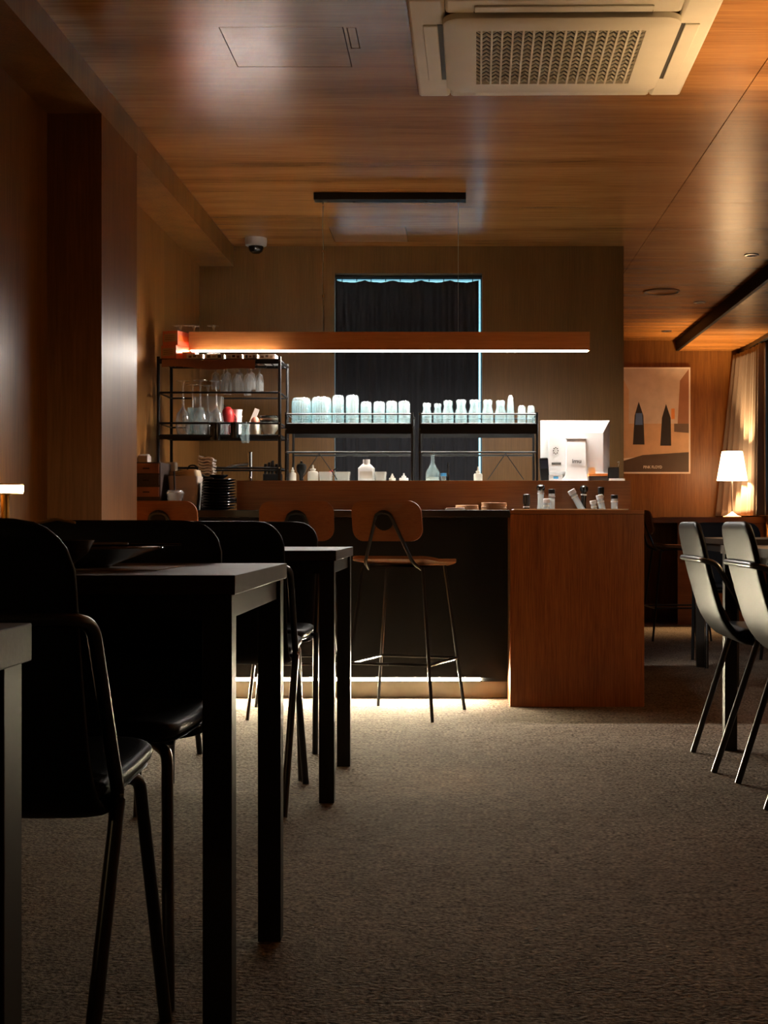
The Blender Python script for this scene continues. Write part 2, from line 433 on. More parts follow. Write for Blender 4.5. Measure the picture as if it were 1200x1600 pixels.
# ------------------------------------------------------------------ bar
CT = .88
t = thing('bar_counter', 'black bar counter lit along its foot by a glowing strip', 'bar counter')
MB().box(XL + .001, .2425, 6.29, 7.40, CT - .032, CT).build('counter_top', 'bartop', t, 0, .002)
MB().box(XL + .001, .2425, 6.555, 6.575, .112, CT - .033).build('front_panel', 'barblack', t, 0)
MB().box(XL + .001, .2425, 6.63, 6.65, 0, .112).build('kick_board', 'kick', t, 0)
MB().box(XL + .01, .114, 6.595, 6.6005, .082, .0995).build('led_strip', 'led_warm', t, 0, label='glowing warm white light strip')
m = MB(); m.box(XL + .01, .2425, 6.576, 6.629, .100, .112); m.box(XL + .01, .2425, 6.601, 6.629, .080, .0995); m.box(XL + .01, .2425, 6.594, 6.6005, .080, .0835)
m.build('light_rail', 'barblack', t, 0)  # lips around the strip added to keep its light off the kick board
MB().box(XL + .001, .2425, 7.38, 7.40, 0, CT - .033).build('rear_panel', 'barblack', t, 0)

cx0, cx1, cy0, cy1 = .2435, .843, 6.29, 6.95
well = (.275, .762, 6.335, 6.585)
t = thing('bar_cabinet', 'reddish wooden end cabinet of the bar with bottles sunk in its top', 'cabinet', (0, 0, 0))
MB().box(cx0, cx1, cy0 + .004, cy0 + .022, 0, .862).build('front_panel', 'bar', t, 0, .0015)
MB().box(cx0, cx0 + .018, cy0 + .0225, cy1, 0, .862).build('side_panel', 'bar', t, 0)
MB().box(cx1 - .018, cx1, cy0 + .0225, cy1, 0, .862).build('side_panel', 'bar', t, 0)
MB().box(cx0 + .0185, cx1 - .0185, cy1 - .018, cy1, 0, .862).build('rear_panel', 'bar', t, 0)
MB().slab(cx0, cx1, cy0, cy1, .863, CT, [well]).build('top_board', 'barx', t, 0)
t = thing('ice_well', 'pale rimmed metal well holding bottles in the top of the wooden bar cabinet', 'ice well')
m = MB(); x0, x1, y0, y1 = well
for b in ((x0, x0 + .003, y0, y1), (x1 - .003, x1, y0, y1), (x0, x1, y0, y0 + .003), (x0, x1, y1 - .003, y1)): m.box(*b, .62, CT + .001)
m.box(x0, x1, y0, y1, .615, .62); m.build('tub', 'steel', t, 0)
MB().slab(x0 - .014, x1 + .014, y0 - .014, y1 + .014, CT + .001, CT + .006, [(x0 + .003, x1 - .003, y0 + .003, y1 - .003)]).build('rim', 'white', t, 0)

RS = 1.022
t = thing('raised_bar_shelf', 'raised wooden shelf running along the back of the bar counter', 'shelf')
MB().box(-1.03, .822, 6.62, 6.638, CT + .001, RS).build('front_panel', 'barx', t, 0, .001)
MB().box(-.824, .822, 6.6385, 7.28, RS - .018, RS).build('top_board', 'white', t, 0)  # unseen top made white to bounce the pendant's light onto the ceiling
MB().box(-.824, -.812, 6.6385, 7.28, CT + .001, RS - .0185).build('end_panel', 'barx', t, 0)
MB().box(.2445 + .57, .822, 6.96, 7.28, CT + .001, RS - .0185).build('end_panel', 'barx', t, 0)

# pendant lamp over the bar
t = thing('pendant_lamp', 'long wooden linear pendant lamp glowing underneath above the bar', 'lamp', (0, 0, 0))
lx0, lx1, ly0, ly1, lz0, lz1 = -1.273, .640, 6.72, 6.785, 1.648, 1.735
m = MB(); m.box(lx0, lx1, ly0, ly0 + .012, lz0, lz1); m.box(lx0, lx1, ly1 - .012, ly1, lz0, lz1); m.box(lx0, lx1, ly0 + .012, ly1 - .012, lz0 + .02, lz1)
m.box(lx0, lx0 + .006, ly0 + .012, ly1 - .012, lz0, lz0 + .02); m.box(lx1 - .006, lx1, ly0 + .012, ly1 - .012, lz0, lz0 + .02)
m.build('lamp_body', 'lampwood', t, 0)
MB().box(lx0 + .008, lx1 - .008, ly0 + .0125, ly1 - .0125, lz0 - .003, lz0 + .012).build('diffuser', 'led_white', t, 0, label='bright white light diffuser')
bx0, bx1 = ax(491, 6.75), ax(728, 6.75)
cb = MB().box(bx0, bx1, 6.715, 6.785, CEIL - .034, CEIL - .0005).build('ceiling_box', 'black', t, 0, .002)
for px in (513, 553, 666, 716):
    MB().lathe([(.0, 0), (.006, 0), (.006, .006), (0, .006)], 10, (ax(px, 6.75), 6.75, CEIL - .040)).build('screw', 'chrome', cb)
wx = ax(505, 6.75)
wire = [(wx, 6.75, CEIL - .035), (wx - .003, 6.75, 2.24), (wx + .001, 6.75, 2.14), (wx - .004, 6.75, 2.0), (wx, 6.75, 1.88), (wx, 6.75, lz1)]
MB().tube(wire, .0016, 6).build('cable', 'steel', t)
for z in (2.345, 2.125, 1.91): MB().lathe([(0, -.006), (.005, -.006), (.005, .006), (0, .006)], 8, (wx, 6.75, z)).build('cable_clip', 'chrome', t)
MB().tube([(ax(716, 6.75), 6.75, CEIL - .035), (ax(716, 6.75), 6.75, lz1)], .0009, 5).build('cable', 'steel', t)

# ------------------------------------------------------------------ ceiling fittings
acx, acy = .333, 4.655
t = thing('ceiling_air_conditioner', 'cream four-way air conditioner panel set in the wooden ceiling', 'air conditioner', (acx, acy, CEIL), math.radians(-.9))
S = .475
m = MB(); m.slab(-S, S, -S, S, -.024, -.0005, [(-.36, .36, -.36, .36)]); m.build('panel_frame', 'acwhite', t, 40, .012)
m = MB()
inn = [[(x, y, -.030) for x, y in rrect(.735, .735, .06, 5)], [(x, y, -.044) for x, y in rrect(.735, .735, .06, 5)], [(x, y, -.047) for x, y in rrect(.72, .72, .055, 5)]]
gx, gy = .265, .265
m = MB()
outer = rrect(.735, .735, .06, 5)
m.rings([[(x, y, -.022) for x, y in outer], [(x, y, -.040) for x, y in outer], [(x * .985, y * .985, -.044) for x, y in outer], [(max(-gx, min(gx, x * 3)), max(-gy, min(gy, y * 3)), -.044) for x, y in outer], [(max(-gx, min(gx, x * 3)), max(-gy, min(gy, y * 3)), -.024) for x, y in outer]], (False, False))
grp = m.build('grille_panel', 'acwhite', t, 35)
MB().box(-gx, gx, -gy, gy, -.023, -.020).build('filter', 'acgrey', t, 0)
for i in range(16):
    x = -gx + 2 * gx * (i + .5) / 16
    MB().box(x - .0033, x + .0033, -gy, gy, -.0438, -.036).build('grille_bar', 'acwhite', grp, 0)
m = MB()
n = 14
for i in range(n):                                   # zig-zag slats between the bars
    y = -gy + 2 * gy * (i + .5) / n; pts = []
    for k in range(33):
        pts.append((-gx + 2 * gx * k / 32, y + (.0135 if k % 2 else -.0135)))
    R = [[(px_, py_ - .0028, -.042), (px_, py_ + .0028, -.042), (px_, py_ + .0028, -.036), (px_, py_ - .0028, -.036)] for px_, py_ in pts]
    m.rings(R)
m.build('zigzag_slats', 'acwhite', grp, 0, kind='stuff')
for a in range(4):                                   # louvre flap on each side
    MB().box(-.27, .27, .385, .432, -.030, -.0245).build('louvre', 'acwhite', t, 40, .004, rot=(0, 0, a * PI / 2))
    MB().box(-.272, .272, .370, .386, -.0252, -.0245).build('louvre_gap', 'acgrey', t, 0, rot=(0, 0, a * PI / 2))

t = thing('security_camera', 'white dome security camera on the ceiling near the back left corner', 'camera', (ax(400, 7.8), 7.8, CEIL))
MB().lathe([(0, -.0005), (.060, -.0005), (.061, -.018), (.058, -.040), (.046, -.046), (0, -.046)], 28).build('housing', 'white', t)
MB().lathe([(.042, -.044), (.041, -.058), (.034, -.074), (.020, -.084), (0, -.087)], 24).build('dome', 'bottleblack', t)
t = thing('ceiling_speaker', 'large round speaker grille in the ceiling right of the bar', 'speaker', (1.40, 9.58, CEIL))
MB().lathe([(0, -.004), (.105, -.004), (.112, -.008), (.125, -.006), (.126, -.0005), (0, -.0005)], 36).build('grille', 'ceil', t)
m = MB(); m.lathe([(.106, -.0045), (.112, -.0088), (.117, -.0085), (.112, -.0045)], 36, close=True); m.build('ring', 'acgrey', t)
dl = None
for lab, x, y in (('small round unlit downlight in the ceiling nearest the dark edge board', 1.74, 8.28), ('small round unlit downlight in the ceiling, middle of the row of three', 1.74, 10.05), ('small round unlit downlight in the ceiling closest to the poster wall', 1.73, 11.55)):
    if dl is None:
        dl = thing('downlight', lab, 'downlight', (x, y, CEIL), 0, 'recessed downlights')
        MB().lathe([(.026, -.0005), (.028, -.006), (.042, -.005), (.043, -.0005)], 24, close=True).build('trim_ring', 'steel', dl)
        MB().lathe([(0, -.0006), (.0275, -.0006), (.0275, -.0016), (0, -.0016)], 20).build('lens', 'barblack', dl)
    else: dup(dl, (x, y, CEIL), 0, lab)

# ------------------------------------------------------------------ poster (generic stand-in picture, its lettering kept)
pw, phh = .61, .915
pcx, pz0 = ax(1079, 12.11) - pw / 2, az(740, 12.11)
t = thing('wall_poster', 'tan and brown framed poster on the orange wood wall beside the lamp', 'poster', (pcx, FAR - .032, pz0))
MB().box(-pw / 2, pw / 2, 0, .030, 0, phh).build('board', 'plate_white', t, 0)
def patch(pts, col, lvl, nm='print_patch'):
    k = 'print_%d' % len(bpy.data.materials); M[k] = plain(k, col, .55, 0, .4, var=.10)
    MB().poly([(x - pw / 2, -.0003 - lvl * .0003, z) for x, z in pts], (0, .0003, 0)).build(nm, k, t, 0)
b0 = .014
patch([(b0, .43), (pw - b0, .43), (pw - b0, phh - b0), (b0, phh - b0)], (.66, .58, .50), 0, 'print_sky')
patch([(b0, .13), (pw - b0, .18), (pw - b0, .43), (b0, .43)], (.64, .44, .27), 0, 'print_ground')
patch([(b0, b0), (pw - b0, b0), (pw - b0, .185), (.2, .16), (b0, .105)], (.10, .072, .052), 1, 'print_foreground')
patch([(pw - .11, .43), (pw - b0, .43), (pw - b0, phh - b0), (pw - .09, .80)], (.36, .18, .10), 1, 'print_block')
patch([(b0, .43), (.08, .43), (.08, .72), (b0, .85)], (.66, .47, .30), 1, 'print_block')
patch([(.47, .36), (pw - b0, .35), (pw - b0, .43), (.47, .43)], (.17, .12, .09), 1, 'print_band')
patch([(.115, .25), (.215, .25), (.205, .50), (.165, .62), (.13, .50)], (.03, .028, .03), 2, 'print_bar')
patch([(.135, .42), (.20, .42), (.195, .52), (.14, .52)], (.10, .20, .48), 3, 'print_bar')
patch([(.35, .24), (.445, .24), (.44, .48), (.40, .60), (.365, .48)], (.03, .025, .022), 2, 'print_bar')
patch([(.445, .47), (.475, .47), (.475, .56), (.445, .56)], (.75, .32, .10), 3, 'print_bar')
patch([(.19, .125), (.43, .125), (.41, .155), (.21, .155)], (.10, .065, .045), 2, 'print_band')
text('poster_lettering', 'PINK FLOYD', .034, 'plate_white', (-.02, -.0022, .055), (PI / 2, 0, 0), t, .0003, .0004, .85)

# ------------------------------------------------------------------ dining chairs
def make_chair(label):
    t = thing('dining_chair', label, 'chair', group='black upholstered dining chairs')
    def loft(path, half, thick, taper0, taper1, wrap=0.0, nseg=20):
        P = [Vector((0, y, z)) for y, z in path]; P = fillet(P, .12, 6)
        # resample evenly
        L = [0]
        for a, b in zip(P[:-1], P[1:]): L.append(L[-1] + (b - a).length)
        N = 26; Q = []
        ss = [0.0, .008, .022, .045] + [.07 + (.86) * i / (N - 8) for i in range(N - 7)] + [.955, .978, .992, 1.0]
        for s in ss:
            d = s * L[-1]; k = max(i for i in range(len(L)) if L[i] <= d + 1e-9); k = min(k, len(P) - 2)
            Q.append(P[k].lerp(P[k + 1], (d - L[k]) / max(L[k + 1] - L[k], 1e-9)))
        R = []
        for i, q in enumerate(Q):
            d = (Q[min(i + 1, len(Q) - 1)] - Q[max(i - 1, 0)]).normalized(); nrm = Vector((0, -d.z, d.y))
            s0, s1 = ss[i] * L[-1], (1 - ss[i]) * L[-1]
            def shr(s, r): return 0 if s >= r else r - math.sqrt(max(r * r - (r - s) ** 2, 0))
            w = half - shr(s0, taper0) - shr(s1, taper1)
            th = thick / 2 * min(1, .35 + min(s0, s1) / .012 * .65)
            ring = []
            for k in range(nseg):
                a = 2 * PI * k / nseg; ca, sa = math.cos(a), math.sin(a)
                x = w * math.copysign(abs(ca) ** .22, ca); h = th * math.copysign(abs(sa) ** .6, sa)
                ring.append(Vector((x, 0, 0)) + q + nrm * h + Vector((0, wrap * (x / half) ** 2, 0)))
            R.append(ring)
        return MB().rings(R)
    loft([(-.02, .424), (-.155, .428), (-.215, .50), (-.262, .66), (-.298, .826)], .212, .026, .05, .075, -.003).build('backrest', 'leather', t, 60)
    st = loft([(-.165, .458), (.0, .452), (.215, .462)], .212, .036, .03, .06).build('seat', 'leather', t, 60)
    loft([(-.160, .4395), (.0, .434), (.208, .443)], .206, .006, .03, .06).build('seat_shell', 'tube', t, 60)
    # one bent tube: rear foot, up to the seat side, back and round behind the backrest
    half = [(.205, -.25, 0), (.222, -.105, .440), (.222, -.245, .690), (.205, -.290, .700)]
    full = half + [(-x, y, z) for x, y, z in reversed(half)]
    top = fillet([half[1], half[2], half[3], (-half[3][0], half[3][1], half[3][2]), (-half[2][0], half[2][1], half[2][2]), (-half[1][0], half[1][1], half[1][2])], .05, 5)
    MB().tube(top, .0095, 10).build('back_frame', 'tube', t)
    for s in (-1, 1):
        MB().tube([(s * .205, -.25, .0), (s * .222, -.105, .445)], .0105, 10).build('leg', 'tube', t)
        MB().tube(fillet([(s * .212, .262, 0), (s * .190, .165, .418), (s * .15, .10, .430)], .02, 4), .0105, 10).build('leg', 'tube', t)
        MB().lathe([(0, 0), (.007, 0), (.007, .006), (0, .006)], 10).build('bolt', 'chrome', t, loc=(s * .234, -.118, .447), rot=(0, -s * PI / 2, 0))
    MB().tube([(-.19, .10, .428), (.19, .10, .428)], .007, 8).build('cross_rail', 'tube', t)
    MB().tube([(-.22, -.105, .437), (.22, -.105, .437)], .007, 8).build('cross_rail', 'tube', t)
    return t
chair = make_chair('black dining chair nearest the viewer, its back to the camera at the left')
chair.location = (-.69, 2.06, 0)
dup(chair, (-.695, 2.63, 0), PI, 'black dining chair on the far side of the table set with bowls')
dup(chair, (-.685, 4.18, 0), 0, 'black dining chair on the near side of the second table from the bar stools')
dup(chair, (-.705, 4.76, 0), PI, 'black dining chair between the farther left table and the bar stools')
dup(chair, (1.10, 4.84, 0), -PI / 2, 'black dining chair at the right-hand table, the one nearer the bar')
dup(chair, (1.14, 4.235, 0), -PI / 2, 'black dining chair at the right edge, the one nearer the viewer')
dup(chair, (1.63, 8.22, 0), PI, 'black dining chair seen behind the two right-hand chairs below the lamp')

# ------------------------------------------------------------------ tables
def make_table(label, x0, x1, y0, y1):
    cx, cyy = (x0 + x1) / 2, (y0 + y1) / 2; w, d = (x1 - x0) / 2, (y1 - y0) / 2
    t = thing('dining_table', label, 'table', (cx, cyy, 0), 0, 'dark dining tables')
    MB().box(-w, w, -d, d, .711, .741).build('tabletop', 'table', t, 0, .0012)
    s = .045; i = .006
    for sx in (-1, 1):
        for sy_ in (-1, 1):
            xa, ya = sx * (w - i), sy_ * (d - i)
            MB().box(min(xa, xa - sx * s), max(xa, xa - sx * s), min(ya, ya - sy_ * s), max(ya, ya - sy_ * s), 0, .7105).build('leg', 'legmetal', t, 0, .0015)
    for sy_ in (-1, 1):
        y = sy_ * (d - .02); MB().box(-w + .0515, w - .0515, min(y, y - sy_ * .02), max(y, y - sy_ * .02), .672, .7105).build('apron', 'legmetal', t, 0)
    for sx in (-1, 1):
        x = sx * (w - .014); MB().box(min(x, x - sx * .02), max(x, x - sx * .02), -d + .0515, d - .0515, .672, .7105).build('apron', 'legmetal', t, 0)
    return t
make_table('dark wooden table cut off by the left edge in the foreground', -1.44, -.337, .44, 1.12)
make_table('dark wooden table set with black bowls in front of the nearest chair', -1.44, -.337, 2.15, 2.81)
make_table('dark wooden table at the left standing closest to the bar stools', -1.44, -.350, 4.12, 4.80)
make_table('dark table at the right edge with two chairs drawn up to it', .965, 1.66, 3.95, 5.13)
make_table('dark table farther back at the right, beyond the two black chairs', 1.37, 2.05, 7.05, 8.08)

# ------------------------------------------------------------------ bar stools
def make_stool(label):
    t = thing('bar_stool', label, 'stool', group='wooden backed bar stools')
    def plate(outline, fn, thick, nm, mat, bevel=0):
        m = MB()
        inner = [[(x * k, z * k) for x, z in outline] for k in (1, .8, .55, .3, .05)]
        top = [[fn(x, z, thick / 2) for x, z in r] for r in inner]; bot = [[fn(x, z, -thick / 2) for x, z in r] for r in inner]
        m.rings(list(reversed(bot)) + top); return m.build(nm, mat, t, 45)
    bo = rrect(.312, .168, .05, 6)
    plate(bo, lambda x, z, o: (x, -.215 + x * x * 1.0 - z * .18 + o, .830 + z), .012, 'backrest', 'stool')
    so = rrect(.385, .365, .075, 6)
    def sf(x, y, o): return (x, y + .02, .648 + max(0, -y - .05) ** 2 * 1.4 - max(0, y - .1) ** 2 * 2.0 + x * x * .35 + o)
    plate(so, sf, .013, 'seat', 'stool')
    MB().lathe([(0, 0), (.040, 0), (.043, .004), (.043, .010), (0, .010)], 22).build('back_plate', 'black', t, loc=(0, -.2205, .835), rot=(PI / 2 + .18, 0, 0))
    m = MB()
    for s in (-1, 1):
        p = fillet([(0, -.236, .865), (s * .030, -.236, .86), (s * .108, -.168, .655), (s * .12, -.10, .628)], .02, 4)
        MB().tube(p, .0075, 8).build('back_strut', 'tube', t)
        MB().tube([(s * .135, -.125, .637), (s * .205, -.20, 0)], .0078, 8).build('leg', 'tube', t)
        MB().tube([(s * .135, .15, .637), (s * .205, .215, 0)], .0078, 8).build('leg', 'tube', t)
    m = MB(); k = .23 / .637
    xs = .135 + .07 * (1 - k); yr = -.125 - .075 * (1 - k); yf = .15 + .065 * (1 - k)
    MB().tube(fillet([(0, yr, .23), (-xs, yr, .23), (-xs, yf, .23), (xs, yf, .23), (xs, yr, .23), (0.001, yr, .23)], .012, 3), .006, 8).build('foot_rail', 'tube', t)
    MB().box(-.13, .13, -.11, .14, .631, .637).build('seat_bracket', 'black', t, 0)
    return t
stool = make_stool('wooden bar stool standing clear in front of the bar, right of the others')
stool.location = (-.225, 6.06, 0); stool.rotation_euler = (0, 0, math.radians(-19))
dup(stool, (-.675, 6.08, 0), math.radians(3), 'wooden bar stool in the middle of the three, half behind the left chairs')
dup(stool, (-1.215, 6.06, 0), math.radians(-4), 'wooden bar stool farthest left, partly hidden by the wooden pier')
dup(stool, (1.55, 10.0, 0), math.radians(-85), 'wooden stool in the dark behind the bar cabinet, seen from its side')

# ------------------------------------------------------------------ wall counter, lamps
t = thing('wall_counter', 'wooden counter under the poster and the lit table lamp', 'counter')
MB().box(.96, XR - .001, 11.37, FAR - .001, .826, .872).build('counter_top', 'barx', t, 0)
MB().box(1.80, XR - .001, 11.41, 11.43, .0, .825).build('front_panel', 'barx', t, 0)
MB().box(.96, .99, 11.46, FAR - .001, 0, .825).build('support_panel', 'barx', t, 0)

lp = at(1144, 803, 11.48)
t = thing('table_lamp', 'lit table lamp with white tapered shade in front of the taupe curtain', 'lamp', (lp.x, lp.y, .872))
M['shade'] = emit('lamp_shade_glow', (1.0, .64, .32), SHADE_L)
M['bulb'] = emit('lamp_bulb_glow', (1.0, .62, .28), BULB_L)
MB().lathe([(0, 0), (.072, 0), (.074, .006), (.045, .014), (.016, .034), (.007, .045), (0, .045)], 28).build('base', 'cream', t)
MB().tube([(0, 0, .04), (0, 0, .38)], .0055, 10).build('stem', 'steel', t)
MB().lathe([(.124, .298), (.084, .535), (.0825, .535), (.1225, .298)], 36, close=True).build('shade', 'shade', t, label='glowing white lamp shade')
MB().lathe([(0, .375), (.016, .38), (.026, .405), (.024, .43), (.012, .45), (0, .454)], 16).build('bulb', 'bulb', t)
MB().tube([(.118, 0, .302), (.0, 0, .375)], .002, 5).build('shade_arm', 'steel', t)

dup(t, (1.43, 4.55, .7412), 0, 'shaded table lamp on the right-hand table just outside the picture')

t = thing('cordless_table_lamp', 'small lit lamp with a flat glowing disc head at the left edge', 'lamp', (-1.385, 4.33, .741))
M['disc'] = emit('disc_lamp_glow', (1.0, .72, .34), DISC_L)
M['gold'] = plain('brass_satin', (.75, .45, .12), .35, .6)
MB().lathe([(0, 0), (.045, 0), (.046, .006), (.043, .010), (0, .010)], 28).build('base', 'gold', t)
MB().lathe([(0, .01), (.013, .01), (.013, .168), (0, .168)], 18).build('stem', 'gold', t)
hd = MB().lathe([(0, .172), (.052, .172), (.054, .178), (.054, .196), (0, .196)], 32).build('lamp_head', 'disc', t)
MB().lathe([(0, .1965), (.055, .1965), (.054, .201), (0, .202)], 32).build('head_cap', 'gold', t)
MB().lathe([(.012, .1675), (.053, .1675), (.053, .1715), (.012, .1715)], 32, close=True).build('head_rim', 'gold', t)
dup(t, (-1.385, 2.46, .7412), 0, 'small disc lamp on the table with the bowls, just outside the picture')
dup(t, (-1.385, .80, .7412), 0, 'small disc lamp added for fill on the foreground table, outside the picture')  # unseen lamp added for soft fill near the viewer


# ------------------------------------------------------------------ wire racks on the bar
def tall_rack():
    x0, x1, y0, y1 = -1.408, -.8335, 6.665, 6.975
    t = thing('wire_rack', 'tall black metal rack crowded with glassware at the left end of the bar', 'rack')
    for x in (x0, x1):
        for y in (y0, y1):
            MB().tube([(x, y, CT + .001), (x, y, 1.610)], .0075, 8).build('post', 'black', t)
    for z in (1.594, 1.236, .935):
        m = MB()
        m.tube(fillet([(x0, y0, z), (x1, y0, z), (x1, y1, z), (x0, y1, z)], .001, 1), .0065, 6, True)
        for i in range(14): m.tube([(x0 + (x1 - x0) * (i + .5) / 14, y0, z + .002), (x0 + (x1 - x0) * (i + .5) / 14, y1, z + .002)], .0026, 6)
        m.build('wire_shelf', 'black', t)
        MB().box(x0, x1, y0 - .003, y0 + .001, z - .018, z + .004).build('shelf_edge', 'black', t, 0)
    for z in (1.440, 1.295, 1.083):
        MB().tube([(x0, y0, z), (x1, y0, z)], .0052, 6).build('rail', 'black', t)
        MB().tube([(x0, y1, z), (x1, y1, z)], .0045, 6).build('rail', 'black', t)
        MB().tube([(x1, y0, z), (x1, y1, z)], .0045, 6).build('rail', 'black', t)
        MB().tube([(x0, y0, z), (x0, y1, z)], .0045, 6).build('rail', 'black', t)
    MB().tube([(-1.17, y1 + .006, 1.43), (-1.00, y1 + .006, 1.245)], .0022, 5).build('brace', 'black', t)
    MB().tube([(-1.17, y1 + .006, 1.43), (-1.34, y1 + .006, 1.245)], .0022, 5).build('brace', 'black', t)
    for z in (1.59, 1.440, 1.295, 1.236, 1.083):
        MB().lathe([(0, 0), (.004, 0), (.004, .004), (0, .004)], 8).build('bolt', 'chrome', t, loc=(x1, y0 - .0075, z), rot=(PI / 2, 0, 0))
    return t
tall_rack()
SH = 1.296                                             # glass shelf height on the two low racks
def low_rack(label, x0, x1, apex):
    y0, y1 = 6.665, 6.965
    t = thing('wire_rack', label, 'rack', group='low black racks on the raised shelf')
    for x in (x0, x1):
        for y in (y0, y1): MB().tube([(x, y, RS + .001), (x, y, SH + .05)], .0062, 8).build('post', 'black', t)
    m = MB(); m.tube([(x0, y0, SH - .006), (x1, y0, SH - .006), (x1, y1, SH - .006), (x0, y1, SH - .006)], .006, 6, True)
    for i in range(16): m.tube([(x0 + (x1 - x0) * (i + .5) / 16, y0, SH - .004), (x0 + (x1 - x0) * (i + .5) / 16, y1, SH - .004)], .0028, 6)
    m.build('wire_shelf', 'black', t)
    MB().box(x0, x1, y0 - .005, y0 - .001, SH - .052, SH - .004).build('shelf_edge', 'black', t, 0)
    MB().box(x0, x1, y1 + .001, y1 + .005, SH - .052, SH - .004).build('shelf_edge', 'black', t, 0)
    for y in (y0, y1): MB().tube([(x0, y, SH + .042), (x1, y, SH + .042)], .0042, 6).build('rail', 'black', t)
    for x in (x0, x1): MB().tube([(x, y0, SH + .042), (x, y1, SH + .042)], .0042, 6).build('rail', 'black', t)
    for y in (y0, y1): MB().tube([(x0, y, 1.157), (x1, y, 1.157)], .0048, 6).build('rail', 'black', t)
    for s in (-1, 1): MB().tube([(apex, y0 - .004, 1.152), (apex + s * .085, y0 - .004, RS + .006)], .0022, 5).build('brace', 'black', t)
    MB().box(x0 + .02, x1 - .02, y0 + .012, y1 - .012, SH - .0005, SH + .0015).build('shelf_liner', 'plastic_clear', t, 0)
    for z in (SH + .042, SH - .03, 1.157):
        MB().lathe([(0, 0), (.004, 0), (.004, .004), (0, .004)], 8).build('bolt', 'chrome', t, loc=(x0, y0 - .0062, z), rot=(PI / 2, 0, 0))
low_rack('low black metal rack holding upturned tumblers in front of the dark curtain', ax(447, 6.665), ax(644, 6.665), ax(499, 6.665))
low_rack('low black metal rack holding small glass jars next to the white screen', ax(656, 6.665), ax(839, 6.665), ax(790, 6.665))

def lath(name, label, cat, prof, mat, loc, seg=22, group=None, close=False, rot=None):
    o = MB().lathe(prof, seg, close=close).build(name, mat, loc=loc, rot=rot)
    o['label'] = label; o['category'] = cat
    if group: o['group'] = group
    return o

def tumbler(r, h, flare=.94, wall=.003):
    """upturned tumbler: mouth down, thick base on top"""
    a = r * flare
    return [(r, 0), (r * .985 + a * .015, h * .3), (a, h - .008), (a - .006, h), (0, h), (0, h - .013), (a - wall - .003, h - .014), (a - wall, h - .018), (r - wall, 0)]
zt = SH + .002
words = ['first', 'second', 'third', 'fourth', 'fifth', 'sixth', 'seventh', 'eighth']
for i, (xa, xb, top) in enumerate([(456, 486, 622), (487, 518, 621), (519, 538, 618), (540, 561, 618), (563, 581, 628), (583, 602, 628), (603, 621, 627), (622, 641, 627)]):
    D = 6.80; r = (xb - xa) / 2 * D / F; h = az(top, D) - zt
    kind = 'wide' if i < 2 else 'tall slim' if i < 4 else 'short'
    which = {0: 'leftmost on the low rack', 1: 'second from the left on the low rack', 2: 'left one of the two tallest on the rack', 3: 'right one of the two tallest on the rack', 4: 'first of four short ones from the left', 5: 'second of four short ones from the left', 6: 'third of four short ones from the left', 7: 'last of the row, beside the rack joint'}[i]
    o = lath('glass_tumbler', '%s upturned clear glass tumbler, %s' % (kind, which), 'glass', tumbler(r, h, .95), 'glass', (ax((xa + xb) / 2, D), D, zt), 28, 'upturned tumblers on the low rack', True)
    if i < 2:                                          # pressed ribs on the wide ones
        for k in range(24):
            a = 2 * PI * k / 24
            MB().tube([(r * math.cos(a), r * math.sin(a), .012), (r * .965 * math.cos(a), r * .965 * math.sin(a), h - .016)], .0018, 5).build('rib', 'glass', o)

def jar(r, h, neck=.72):
    return [(r, 0), (r, h * .38), (r * .98, h * .52), (r * neck, h * .70), (r * neck, h * .82), (r * neck * 1.12, h * .84), (r * neck * 1.12, h * .97), (r * neck, h), (0, h), (0, h - .006), (r * neck - .003, h - .008), (r * neck - .003, h * .7), (r - .004, h * .5), (r - .003, .004), (0, .003), (0, 0)]
for i, (xa, xb, top) in enumerate([(659, 675, 630), (677, 691, 631), (691, 709, 626), (711, 730, 625), (732, 750, 625), (753, 771, 625), (773, 791, 626)]):
    D = 6.80; r = (xb - xa) / 2 * D / F; h = az(top, D) - zt
    lab = ['small clear glass jug at the left end of the jar rack', 'small clear glass jar just right of the little jug', 'round-shouldered clear jar, first of the five alike', 'round-shouldered clear jar, second of the five alike', 'round-shouldered clear jar, middle of the five alike', 'round-shouldered clear jar, fourth of the five alike', 'round-shouldered clear jar beside the tall flared glass'][i]
    o = lath('glass_jug' if i == 0 else 'glass_jar', lab, 'jug' if i == 0 else 'jar', jar(r, h), 'glass', (ax((xa + xb) / 2, D), D, zt), 26, 'small jars on the low rack')
    if i == 0: o.rotation_euler.z = -PI / 2
    if i == 0: MB().tube(fillet([(-r * .75, 0, h * .85), (-r * 1.6, 0, h * .8), (-r * 1.6, 0, h * .45), (-r * .95, 0, h * .4)], .01, 4), .0025, 6).build('handle', 'glass', o)
for xa, xb, top, lab in ((791, 804, 618, 'tall flared clear glass standing above its neighbours on the rack'), (808, 822, 634, 'small clear tumbler, left of the last two on the rack'), (823, 836, 634, 'small clear tumbler at the right end of the jar rack')):
    D = 6.80; r = (xb - xa) / 2 * D / F; h = az(top, D) - zt
    lath('glass_tumbler', lab, 'glass', tumbler(r, h, .62 if top < 625 else .86), 'glass', (ax((xa + xb) / 2, D), D, zt), 24, None, True)

